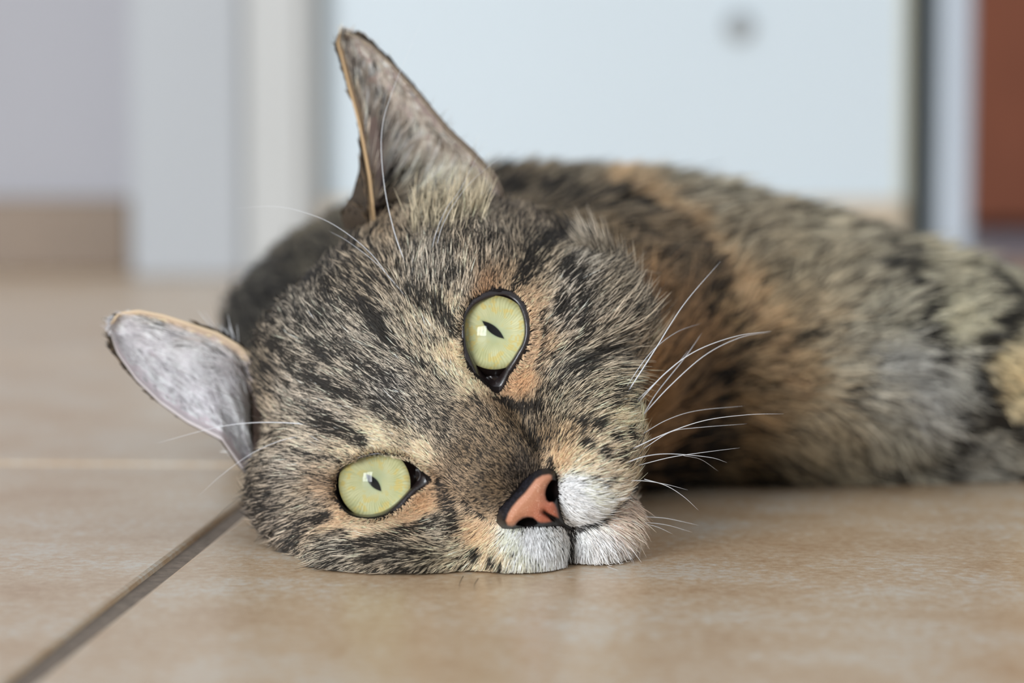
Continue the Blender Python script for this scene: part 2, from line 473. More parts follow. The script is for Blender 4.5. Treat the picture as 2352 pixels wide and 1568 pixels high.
# the floor the cat lies on
F = np.maximum(F, 0.0006 - AZ[None, None, :])
HEAD_MASK = HA_F - BO_F

import openvdb
g_ = openvdb.FloatGrid(0.05)
g_.copyFromArray(np.ascontiguousarray(F, dtype=np.float32))
pv, pq = g_.convertToQuads(0.0)
del g_
ii = np.clip(np.round(pv).astype(int), 0, np.array(F.shape) - 1)
headness = HEAD_MASK[ii[:, 0], ii[:, 1], ii[:, 2]]
cat_v = np.stack([np.interp(pv[:, k], np.arange(len(A)), A) for k, A in enumerate((AX, AY, AZ))], 1)
cat_f = np.asarray(pq).astype(int)
# drop the grid box where the field met its border
nv_body = len(cat_v)

# smooth the skin a little (fur hides the rest)
ed = np.concatenate([cat_f[:, [0, 1]], cat_f[:, [1, 2]], cat_f[:, [2, 3]], cat_f[:, [3, 0]]])
cnt = np.bincount(ed.ravel(), minlength=nv_body)[:, None]
for _ in range(3):
    acc = np.zeros_like(cat_v)
    for k in range(3):
        acc[:, k] = np.bincount(ed[:, 0], cat_v[ed[:, 1], k], nv_body) + np.bincount(ed[:, 1], cat_v[ed[:, 0], k], nv_body)
    cat_v = cat_v * 0.5 + 0.5 * acc / np.maximum(cnt, 1)
cat_v[:, 2] = np.maximum(cat_v[:, 2], 0.0005)

# ------------------------------------------------------------------ ears: curved shells with their own thickness
EARS = {
    'up': dict(rows=[(-.12, (880, 530), (1160, 470), 51.2, 52.2), (0, (872, 500), (1152, 440), 51.0, 51.9), (.15, (866, 465), (1136, 405), 50.8, 51.8), (.3, (856, 405), (1086, 350), 50.7, 51.7), (.45, (838, 325), (1031, 300), 50.7, 51.6), (.6, (819, 252), (966, 222), 50.9, 51.5), (.75, (802, 192), (902, 152), 51.1, 51.5), (.88, (787, 132), (852, 105), 51.4, 51.6), (.96, (777, 98), (818, 84), 51.6, 51.7), (1.0, (779, 78), (800, 74), 51.7, 51.7)], bulge=1.9, side=-118),
    'lo': dict(rows=[(-.12, (610, 850), (590, 1120), 51.2, 50.6), (0, (580, 822), (588, 1106), 50.9, 50.2), (.15, (545, 795), (556, 1070), 50.7, 50.0), (.3, (500, 768), (512, 1008), 50.6, 49.9), (.5, (430, 744), (432, 968), 50.5, 50.0), (.65, (375, 726), (371, 925), 50.5, 50.1), (.8, (318, 715), (316, 872), 50.5, 50.2), (.92, (275, 721), (273, 812), 50.6, 50.4), (1.0, (256, 744), (256, 770), 50.6, 50.5)], bulge=1.3, side=0),
}


def interp_rows(rows, t):
    T = [r[0] for r in rows]
    L = np.stack([np.interp(t, T, [r[1][k] for r in rows]) for k in (0, 1)], -1)
    R = np.stack([np.interp(t, T, [r[2][k] for r in rows]) for k in (0, 1)], -1)
    return L, R, np.interp(t, T, [r[3] for r in rows]), np.interp(t, T, [r[4] for r in rows])


def ear_pts(e, t, s):
    """point of the inner ear surface: t from base to tip, s from the rim edge to the far edge"""
    t, s = np.broadcast_arrays(t, s)
    L, R, dl, dr = interp_rows(e['rows'], t)
    b = 4 * s * (1 - s)
    px = L[..., 0] * (1 - s) + R[..., 0] * s + e['side'] * np.clip(1 - t / 0.55, 0, 1) * np.exp(-((s - .17) / .11) ** 2)
    py = L[..., 1] * (1 - s) + R[..., 1] * s
    q = np.sqrt(np.clip(1.04 - t, 0.0, 1))
    dp = dl * (1 - s) + dr * s + e['bulge'] * b ** 0.8 * q * np.where(t < 0.1, 0.75, 1)
    return P(px, py, dp)


ear_data = {}
cat_parts_v, cat_parts_f, base = [cat_v], [cat_f], nv_body
ear_ranges = []
for key, e in EARS.items():
    nt_, ns_ = 60, 40
    t = np.linspace(-.12, 1, nt_)[:, None]; s = np.linspace(0, 1, ns_)[None, :]
    G = ear_pts(e, t, s)
    du = np.gradient(G, axis=0); dv = np.gradient(G, axis=1)
    n = np.cross(du, dv); n /= np.linalg.norm(n, axis=-1, keepdims=True) + 1e-12
    if ((CP - G) * n).sum() < 0: n = -n
    th = 0.0017 * (0.55 + 0.45 * np.clip(1.1 - t, 0, 1)) * np.ones_like(s)
    edge = np.minimum(np.minimum(s, 1 - s) / 0.06, 1); edge = np.sqrt(np.clip(edge, 0.15, 1)) * np.sqrt(np.clip((1.0 - t) / 0.05, 0.15, 1))
    back = G - n * (th * edge)[..., None]
    back[..., 2] = np.maximum(back[..., 2], 0.0006)
    vv = np.concatenate([G.reshape(-1, 3), back.reshape(-1, 3)])
    idx = np.arange(nt_ * ns_).reshape(nt_, ns_); off = nt_ * ns_
    f1 = np.stack([idx[:-1, :-1], idx[1:, :-1], idx[1:, 1:], idx[:-1, 1:]], -1).reshape(-1, 4)
    if np.dot(np.cross(vv[f1[500, 1]] - vv[f1[500, 0]], vv[f1[500, 3]] - vv[f1[500, 0]]), n.reshape(-1, 3)[f1[500, 0]]) < 0: f1 = f1[:, ::-1]
    f2 = f1[:, ::-1] + off
    loop = np.concatenate([idx[0, :], idx[1:, -1], idx[-1, -2::-1], idx[-2:0:-1, 0]]); l2 = np.roll(loop, -1)
    f3 = np.stack([loop, l2, l2 + off, loop + off], -1)
    cat_parts_v.append(vv); cat_parts_f.append(np.concatenate([f1, f2, f3]) + base)
    ear_ranges.append((base, base + off, base + 2 * off, key, nt_, ns_))
    ear_data[key] = dict(G=G, n=n)
    base += 2 * off

# ----------------------------------------------------------------------------- cat: coat markings (fur colours, with some shade and creases painted in)
HEAD_C = np.array([
    # px, py, light r g b, darkness, hair length cm
    (1150,1040,165,132,90,.42,.20),(1190,1080,120,100,80,.55,.12),(1080,960,178,150,112,.42,.26),(1000,900,190,172,142,.48,.36),(1070,1040,168,136,95,.45,.22),(1120,1120,150,120,82,.45,.18),(1020,990,185,165,135,.48,.28),
    (1170,960,170,135,90,.4,.25),(900,900,196,186,170,.52,.46),(960,960,196,182,160,.5,.34),(850,800,208,194,170,.42,.60),(750,750,206,192,168,.48,.7),(680,900,208,192,168,.40,.7),(640,1000,200,180,150,.45,.7),(650,1080,208,192,168,.38,.7),
    (620,1180,190,170,145,.5,.7),(600,1100,180,160,132,.5,.6),(600,900,190,165,130,.45,.7),(560,860,150,130,100,.5,.6),(700,1010,215,198,170,.30,.65),(760,950,212,196,172,.35,.6),(1000,620,206,192,168,.45,.8),(1050,520,192,170,135,.5,.85),(950,480,212,188,152,.38,.85),
    (880,520,190,160,120,.42,.8),(1075,440,228,218,198,.08,.75),(1000,440,222,206,178,.15,.8),(1150,430,150,130,105,.4,.6),(1200,480,186,162,128,.5,.8),(1230,600,190,168,132,.45,.7),(1130,560,198,178,148,.46,.8),(1220,700,218,180,136,.10,.32),(1240,800,218,178,134,.10,.32),(1195,880,214,164,114,.08,.25),(1180,650,200,165,120,.2,.35),
    (1300,720,206,190,165,.42,.62),(1330,640,196,184,162,.28,1.05),(1400,640,175,158,130,.3,1.5),(1300,850,206,190,160,.45,.6),(1290,930,206,188,152,.42,.5),(1240,960,185,160,125,.45,.4),(1400,820,200,180,148,.36,1.35),(1385,900,212,192,155,.3,.7),(1440,940,226,204,160,.15,.5),
    (1300,1000,206,170,120,.28,.4),(1250,1000,160,124,80,.48,.28),(1340,1050,222,196,155,.15,.45),(1290,1050,222,180,130,.1,.35),(1325,1110,246,241,239,.0,.42),(1380,1130,238,224,206,.05,.5),(1440,1060,210,186,146,.22,.5),(1335,1170,246,242,242,.0,.36),(1400,1080,222,200,168,.15,.45),
    (1380,1260,228,220,219,.0,.6),(1440,1190,212,190,170,.03,.6),(1330,1280,235,230,230,.0,.6),(1230,1250,246,244,243,.0,.42),(1170,1245,242,228,210,.03,.42),(1280,1235,225,220,218,.12,.3),(1200,1310,235,222,200,.05,.42),(1130,1285,226,200,158,.1,.42),(1090,1230,216,174,126,.15,.35),
    (1050,1290,216,198,160,.28,.5),(1000,1210,206,188,158,.42,.45),(900,1215,218,186,145,.12,.35),(820,1210,224,192,152,.05,.35),(765,1190,214,176,132,.1,.35),(975,1160,214,166,116,.04,.26),(1000,1120,190,150,108,.2,.25),(930,1195,218,176,130,.08,.3),(900,1270,198,180,150,.5,.6),(780,1270,200,186,160,.45,.7),(980,1290,206,188,150,.4,.55),
    (735,1120,186,148,108,.28,.5),(700,1160,200,180,150,.4,.6),(850,1015,226,206,168,.1,.3),(780,1060,214,190,152,.2,.4),(970,1035,230,206,168,.08,.28),(1030,1100,170,142,108,.35,.24),(930,985,212,192,155,.25,.3),(1030,700,218,196,158,.2,.45),(1045,800,222,196,152,.12,.35),(1085,880,226,202,160,.10,.3),(1120,930,200,165,122,.2,.26),(1000,760,214,196,164,.3,.5),(1020,850,220,200,164,.16,.4),
    (1120,655,176,128,84,.2,.3),(1060,640,205,188,160,.32,.6),(830,620,190,168,135,.5,.8),(760,620,160,145,120,.55,.8)])
BODY_C = np.array([
    (1250,420,135,115,88,.45,1.6),(1300,390,150,135,110,.45,1.6),(1450,380,155,142,118,.42,1.8),(1550,390,160,148,124,.42,1.8),(1700,430,172,160,136,.38,2.0),(1900,520,172,158,130,.40,2.0),(2020,560,165,152,126,.42,1.8),(1750,560,170,152,122,.4,1.9),(1850,640,168,150,118,.36,2.0),
    (1400,480,138,118,92,.42,1.6),(1550,590,140,116,86,.4,1.6),(1400,560,140,115,82,.4,1.5),(1480,680,165,118,70,.25,1.6),(1500,800,176,126,74,.15,1.8),(1480,900,172,124,72,.15,1.8),(1520,1000,165,120,74,.2,1.8),(1600,760,155,112,68,.35,1.8),(1620,860,130,98,64,.45,1.8),(1580,680,150,112,72,.4,1.8),(1560,930,150,108,66,.3,1.8),(1510,1080,110,80,50,.5,1.6),  # neck tones, shade beside the chin painted into the last one
    (1720,700,198,155,100,.18,1.9),(1800,760,196,158,110,.25,1.9),(1880,700,178,152,115,.35,2.0),(1950,640,182,164,132,.32,2.0),(2050,720,170,160,136,.28,1.9),(1850,850,190,156,110,.25,1.9),(1780,930,176,140,95,.32,1.9),(1980,850,172,158,132,.28,2.0),(2100,860,150,147,140,.22,1.8),(2080,940,172,162,142,.2,1.8),(1900,960,172,150,115,.28,1.9),(2150,930,142,140,136,.25,1.6),
    (1850,1060,150,132,102,.4,1.7),(1700,1060,150,120,80,.4,1.7),(1950,1080,140,128,104,.42,1.7),(2100,1060,150,142,122,.35,1.5),(1650,1130,100,84,62,.6,1.4),(2250,1060,135,130,118,.35,1.2),(2220,720,196,186,152,.12,1.2),(2200,640,178,166,136,.25,1.3),(2320,880,206,180,128,.08,1.2),(2300,700,160,150,124,.35,1.2),(2240,900,170,166,154,.15,1.2),
    (700,580,95,86,70,.55,1.5),(760,500,105,94,74,.5,1.5),(600,680,85,80,70,.6,1.4),(800,450,110,98,76,.5,1.5),(900,450,95,84,64,.55,1.5),(1060,430,110,95,72,.5,1.5)])
# markings, shade and creases painted dark: polyline, half width px, darkness, optional light colour
HEAD_S = [
    ([(842,702),(868,735),(885,775),(903,793)],14,1.0,None),([(718,867),(755,882),(813,911)],14,1.0,None),([(738,798),(765,822)],12,.9,None),([(795,812),(845,850),(905,882)],10,.85,None),
    ([(640,800),(690,835)],18,.7,None),([(655,655),(725,640)],16,.75,None),([(650,690),(600,745),(570,795)],26,.85,None),([(690,730),(730,760)],12,.6,None),([(620,850),(660,880)],14,.6,None),([(840,660),(860,690)],10,.6,None),([(700,830),(735,850)],9,.6,None),
    ([(770,690),(800,700)],14,.65,None),([(720,720),(760,740)],10,.55,None),([(830,880),(880,920),(930,940)],9,.6,None),([(905,800),(950,830),(1000,850)],9,.55,None),([(780,600),(830,570)],14,.6,None),
    ([(945,680),(1000,705),(1040,745)],15,.78,None),([(1040,640),(1020,680)],8,.6,None),([(1200,640),(1215,602),(1240,567),(1290,545),(1338,520)],15,.97,None),([(1185,655),(1200,640)],7,.9,None),([(1340,520),(1310,480),(1240,440)],18,.75,None),  # long eye-corner stroke paints a skin fold dark
    ([(1292,618),(1325,660),(1340,712),(1338,745)],9,.9,None),([(1283,690),(1290,725)],11,.7,None),([(1350,768),(1310,796),(1265,822)],8,.85,None),([(1388,804),(1352,830),(1312,852)],11,.92,None),([(1245,720),(1255,770),(1240,850)],7,.45,None),([(1290,890),(1240,905)],7,.6,None),
    ([(1135,905),(1168,925),(1215,942),(1240,940)],11,.97,None),([(1266,1056),(1272,1078),(1282,1120)],6,.97,None),([(1215,985),(1238,1012)],11,.6,None),([(1400,940),(1418,905)],7,.8,None),([(1440,935),(1452,912)],7,.9,None),  # nose-wing stroke paints the groove dark instead of cutting it
    ([(1333,972),(1338,980)],9,.95,None),([(1372,974),(1374,984)],9,.95,None),([(1346,1020),(1352,1026)],10,.95,None),([(1384,1038),(1388,1044)],9,.9,None),([(1408,1002),(1414,1010)],8,.9,None),([(1360,1095),(1366,1100)],6,.5,None),([(1418,1060),(1428,1040)],6,.7,None),([(1385,1110),(1400,1100)],5,.5,None),([(1440,990),(1448,1010)],6,.7,None),
    ([(1091,1270),(1094,1276)],9,.95,None),([(1129,1285),(1132,1290)],8,.9,None),([(1074,1155),(1080,1170)],7,.8,None),([(1100,1180),(1108,1190)],6,.6,None),([(1150,1310),(1156,1316)],6,.7,None),([(1175,1275),(1178,1280)],4,.5,None),
    ([(735,958),(790,988),(825,1008)],18,.92,None),([(865,935),(930,975)],11,.65,None),([(690,1220),(705,1203),(745,1188)],13,.92,None),([(672,1250),(690,1220)],12,.85,None),([(700,1040),(760,1055)],9,.55,None),([(620,1130),(600,1230)],20,.55,None),([(585,1120),(580,1200)],14,.7,None),
    ([(800,1262),(900,1238),(1000,1198)],11,.85,None),([(850,1290),(960,1268)],8,.7,None),([(740,1240),(800,1225)],7,.5,None),([(1000,1105),(1028,1150),(1045,1215)],10,.8,None),([(900,1310),(1000,1320)],6,.6,None),
    ([(1000,870),(1040,900)],7,.5,None),([(1090,920),(1130,960)],10,.5,None),
    ([(1290,1205),(1316,1240),(1304,1280)],4,.95,None),([(1318,1236),(1380,1192),(1445,1130)],4,.65,None)]
BODY_S = [
    ([(1440,420),(1520,455),(1600,515),(1680,600),(1740,670),(1780,750)],26,.08,(188,152,108)),([(1800,790),(1850,850),(1880,900)],22,.15,(182,144,100)),
    ([(1430,450),(1550,500),(1640,590),(1700,680),(1740,790)],14,.8,None),([(1380,500),(1470,530),(1560,610),(1640,700)],13,.62,None),([(1620,690),(1700,770)],14,.65,None),
    ([(2060,590),(2135,680),(2160,760),(2190,860)],20,.9,None),([(2370,720),(2310,770),(2250,830),(2270,910),(2310,970),(2370,1000)],24,.97,None),([(2290,640),(2340,690),(2370,700)],18,.75,None),([(2100,600),(2050,560)],14,.5,None),
    ([(1880,545),(1915,640)],10,.6,None),([(1960,590),(2000,700)],11,.6,None),([(1820,560),(1850,620)],10,.5,None),([(2040,660),(2060,740)],12,.65,None),([(1700,480),(1730,540)],9,.5,None),([(1590,470),(1640,520)],9,.45,None),([(1980,470),(2040,540)],12,.5,None),([(1750,610),(1790,680)],10,.45,None),([(1660,540),(1690,560)],9,.4,None),
    ([(1700,850),(1660,950)],42,.8,None),([(1560,1050),(1650,1000)],48,.82,None),([(1490,1140),(1620,1130)],44,.88,None),([(2185,1075),(2220,1010),(2245,965)],24,.85,None),([(2030,890),(2000,930)],16,.6,None),([(1880,870),(1850,890)],16,.5,None),([(2060,860),(2090,850)],12,.5,None),([(1960,800),(2000,790)],14,.45,None),([(1800,1000),(1850,1010)],18,.5,None),([(2080,1060),(2100,1110)],16,.6,None),([(1950,1040),(1990,1100)],14,.45,None),  # broad strokes right of the chin paint the neck's shade
    ([(1480,1160),(2000,1130)],16,.6,None),([(1160,420),(1330,470)],26,.7,None)]  # first stroke darkens the coat along the floor line
FLOW_H = np.array([
    (1150,1060,-.75,-.66),(1050,960,-.76,-.65),(900,850,-.85,-.55),(700,900,-.95,-.35),(620,850,-.9,-.4),(850,700,-.75,-.68),(760,640,-.6,-.8),(950,560,-.3,-.95),(900,500,-.35,-.94),(1050,520,.05,-1),(1060,430,.15,-1),(1000,640,.0,-1),(1040,720,.05,-1),(1045,820,-.35,-.93),(1000,760,-.45,-.9),
    (1180,560,.3,-.95),(1250,500,.4,-.9),(1250,620,.5,-.85),(1240,720,.75,-.66),(1250,830,.8,-.6),(1330,700,.7,-.72),(1400,620,.6,-.8),(1400,760,.85,-.55),(1300,880,.85,-.5),(1200,900,.8,-.6),(1300,960,.85,-.5),(1400,950,.85,-.5),(1250,1010,.5,-.85),(1350,1050,.92,-.4),(1440,1050,.95,-.3),(1330,1110,.97,-.22),(1330,1180,.95,.25),(1400,1150,.95,.0),
    (1330,1270,-.15,1),(1390,1250,.45,.9),(1440,1200,.9,.45),(1300,1225,.4,.9),(1240,1260,-.1,1),(1170,1270,-.25,.97),(1100,1250,-.6,.8),(1050,1290,-.75,.66),(1000,1200,-.8,.6),(950,1160,-.8,.55),(900,1230,-.9,.4),(850,1270,-.85,.5),(750,1240,-.85,.5),(700,1150,-.95,.25),(640,1150,-1,.15),(620,1220,-.9,.4),(650,1050,-1,0),(740,1060,-.95,-.2),(760,1000,-.96,-.26),(850,1010,-.93,-.3),(950,1030,-.85,-.45),(1010,1080,-.75,-.6),(1040,1140,-.85,.0),(1080,1180,-.8,.5),(1180,980,-.2,-.95),(1220,1010,.2,-.95)])
FLOW_B = np.array([
    (1200,400,.5,-.8),(1450,380,.6,-.6),(1700,430,.75,-.3),(1900,500,.8,.3),(2050,600,.7,.6),(1400,500,.6,-.75),(1600,600,.6,-.6),(1500,700,.75,-.6),(1500,850,.92,-.35),(1600,800,.9,-.3),(1700,700,.7,-.6),(1850,640,.5,-.75),(2000,680,.5,-.5),(1800,800,.95,-.1),(1700,950,.95,.05),(2000,850,.97,.15),(2150,900,.85,.4),(1550,1050,.95,.1),(1700,1080,.7,.6),(1900,1060,.5,.8),(2050,1060,.5,.8),(2250,1040,.8,.5),(2220,720,.8,-.3),(2320,880,.8,.3),(700,580,-.5,-.6),(600,680,-.7,-.4),(800,450,-.3,-.8)])


def idw(px, py, C, cols, soft=30.0):
    out = np.zeros((len(px), len(cols))); W = np.zeros(len(px))
    for r in C:
        w = 1.0 / ((px - r[0]) ** 2 + (py - r[1]) ** 2 + soft * soft) ** 2
        W += w
        for k, c in enumerate(cols): out[:, k] += w * r[c]
    return out / W[:, None]


def seg_d(px, py, pts):
    d = np.full(len(px), 1e9)
    for (ax, ay), (bx, by) in zip(pts[:-1], pts[1:]):
        ex, ey = bx - ax, by - ay
        t = np.clip(((px - ax) * ex + (py - ay) * ey) / (ex * ex + ey * ey), 0, 1)
        d = np.minimum(d, np.hypot(px - ax - t * ex, py - ay - t * ey))
    return d


def vnoise(p, sc, seed=0):
    """cheap smooth value noise of 3-D points, 0..1"""
    q = p * sc; i = np.floor(q).astype(np.int64); f = q - i; f = f * f * (3 - 2 * f)
    out = 0
    for c in range(8):
        o = np.array([c & 1, c >> 1 & 1, c >> 2 & 1]); k = i + o
        h = (k[:, 0] * 73856093 ^ k[:, 1] * 19349663 ^ k[:, 2] * 83492791 ^ seed * 2654435761) & 0x7fffffff
        h = (h * 1103515245 + 12345) & 0x7fffffff; h = (h ^ (h >> 13)) * 60493 & 0x7fffffff
        w = np.prod(np.where(o, f, 1 - f), axis=1)
        out = out + w * (h % 65536) / 65536.0
    return out


def coat(pts, is_head):
    """fur colour (sRGB 0..255), share of dark hair and hair length at skin points"""
    n = len(pts); px, py, _ = proj(pts)
    j = 7 * (vnoise(pts, 400, 3) - .5); px2 = px + j; py2 = py + 7 * (vnoise(pts, 260, 4) - .5)
    rgb = np.zeros((n, 3)); K = np.zeros(n); L = np.zeros(n)
    for m, C, ST, so in ((is_head, HEAD_C, HEAD_S, 26.0), (~is_head, BODY_C, BODY_S, 45.0)):
        if not m.any(): continue
        v = idw(px[m], py[m], C, (2, 3, 4, 5, 6), so)
        c, k, l = v[:, :3], v[:, 3], v[:, 4]
        for pts_, r, ks, colr in ST:
            d = seg_d(px2[m], py2[m], pts_)
            w = np.clip(1.28 - d / r * 0.78, 0, 1); w = w * w * (3 - 2 * w)
            k = k * (1 - w) + ks * w
            if colr is not None: c = c * (1 - w[:, None]) + np.array(colr) * w[:, None]
        g_ = c.mean(1, keepdims=True); c = g_ + (c - g_) * ((.76 - .10 * np.clip(k / .4, 0, 1))[:, None] if C is HEAD_C else .78)
        rgb[m], K[m], L[m] = c, k, l
    return rgb, K, L, px, py


DARK = np.array([25.0, 22, 21])

# skin mesh ---------------------------------------------------------------
V = np.concatenate(cat_parts_v); Fq = np.concatenate(cat_parts_f)
vh = np.zeros(len(V), bool); vh[:nv_body] = headness < 0.0; vh[nv_body:] = True
rgb, K, Ln, vpx, vpy = coat(V, vh)
skin = rgb * (1 - K[:, None]) * 0.62 + DARK * K[:, None] * 0.9
skin_lin = lin(skin)
for b0, b1, b2, key, nt_, ns_ in ear_ranges:
    s = np.tile(np.linspace(0, 1, ns_), nt_); t = np.repeat(np.linspace(-.12, 1, nt_), ns_)
    inner = np.array([186.0, 166, 160]) if key == 'up' else np.array([246.0, 232, 236])  # lower ear whiter, the window light on it put into the colour
    c = np.tile(inner, (len(s), 1))
    rim = np.exp(-(s / np.where((t < .5) & (key == 'up'), .022, .05)) ** 2) + 0.7 * np.exp(-((1 - s) / .03) ** 2) + np.exp(-((1 - t) / .03) ** 2); rim = np.clip(rim, 0, 1)[:, None]
    rc = np.where((s < .5)[:, None], np.array([200, 168, 128.0]) if key == 'up' else np.array([222, 198, 168.0]), np.array([176, 160, 138.0]) if key == 'up' else np.array([232, 222, 218.0]))
    c = c * (1 - rim) + rc * rim
    skin_lin[b0:b1] = lin(c)
    skin_lin[b1:b2] = lin(np.array([70.0, 60, 50])) * (1 - rim) + lin(rc) * rim * (s < .01)[:, None] + lin(np.array([70.0, 60, 50])) * rim * (s >= .01)[:, None]

# bare dark skin round the lids and the nose leather
fx, fy, fd = vpx[:nv_body], vpy[:nv_body], proj(V[:nv_body])[2]
fm = np.where((headness < 0) & (fd < 49.6) & (fx > 700) & (fx < 1420) & (fy > 600) & (fy < 1320))[0]
sdm = np.minimum(np.minimum(poly_sd(fx[fm], fy[fm], EYES['up']['pout']), poly_sd(fx[fm], fy[fm], EYES['lo']['pout'])), poly_sd(fx[fm], fy[fm], NOSE_OUT))
wd = np.clip(1.6 - sdm / 9, 0, 1)[:, None]
skin_lin[fm] = skin_lin[fm] * (1 - wd) + lin(np.array([24.0, 18, 17])) * wd

M_SKIN = vcol_mat('cat_skin', 0.75, 0.2)
cat = mesh_obj('cat', V, Fq, M_SKIN, col=skin_lin)
tag(cat, 'brown tabby cat lying on its side on the tiles, green eyes at the camera', 'cat')
me = cat.data
print('cat', len(V), len(Fq))

# smooth normals
vn = np.zeros((len(V), 3))
fn = np.cross(V[Fq[:, 2]] - V[Fq[:, 0]], V[Fq[:, 3]] - V[Fq[:, 1]])
for k in range(4):
    for a in range(3): vn[:, a] += np.bincount(Fq[:, k], fn[:, a], len(V))
vn /= np.linalg.norm(vn, axis=1, keepdims=True) + 1e-15
ctr_out = ((V[:nv_body] - V[:nv_body].mean(0)) * vn[:nv_body]).sum(1).mean()
print('outward', ctr_out)

bvh = BVHTree.FromPolygons(V[:nv_body].tolist(), cat_f.tolist())


def hit(px, py, default=47.5):
    d = Vector(P(px, py, 100.0) - CP); d.normalize()
    loc, nn, i, dist = bvh.ray_cast(Vector(CP), d)
    if loc is None: return default
    return float(np.dot(np.array(loc) - CP, FW) * 100)


# ----------------------------------------------------------------------------- eyes, lids
M_BALL = vcol_mat('wet_dark_eyeball', 0.05, 0.6)
M_IRIS = vcol_mat('green_iris', 0.5, 0.15)
M_LID = vcol_mat('dark_eyelid_skin', 0.42, 0.5, 0.55, (2600.0, 0.25, 0.0002))
m, nt, b = mat('clear_cornea')
tr = N(nt, 'ShaderNodeBsdfTransparent'); gl = N(nt, 'ShaderNodeBsdfGlossy'); gl.inputs['Roughness'].default_value = 0.015
frn = N(nt, 'ShaderNodeFresnel', IOR=1.40); mx = N(nt, 'ShaderNodeMixShader')
geo = N(nt, 'ShaderNodeNewGeometry'); inv = N(nt, 'ShaderNodeMath', operation='SUBTRACT'); inv.inputs[0].default_value = 1.0
mul = N(nt, 'ShaderNodeMath', operation='MULTIPLY'); nt.links.new(geo.outputs['Backfacing'], inv.inputs[1])
nt.links.new(frn.outputs[0], mul.inputs[0]); nt.links.new(inv.outputs[0], mul.inputs[1])    # no total reflection from inside the wet film
nt.links.new(mul.outputs[0], mx.inputs[0]); nt.links.new(tr.outputs[0], mx.inputs[1]); nt.links.new(gl.outputs[0], mx.inputs[2])
nt.links.new(mx.outputs[0], nt.nodes['Material Output'].inputs['Surface'])
M_CORNEA = m


def revolve(prof, apex, g, nseg=64):
    """profile of (radius, depth behind apex) cm turned round the gaze axis g"""
    a = np.cross(g, [0, 0, 1.0]); a /= np.linalg.norm(a); bb = np.cross(g, a)
    th = np.arange(nseg) * math.tau / nseg
    ring = np.cos(th)[:, None] * a + np.sin(th)[:, None] * bb
    vs = []
    for r, d in prof: vs.append(apex - g * d * cm + ring * max(r, 1e-4) * cm)
    vs = np.concatenate(vs); n = len(prof); fs = []
    for i in range(n - 1):
        for k in range(nseg): fs.append((i * nseg + k, (i + 1) * nseg + k, (i + 1) * nseg + (k + 1) % nseg, i * nseg + (k + 1) % nseg))
    return vs, fs


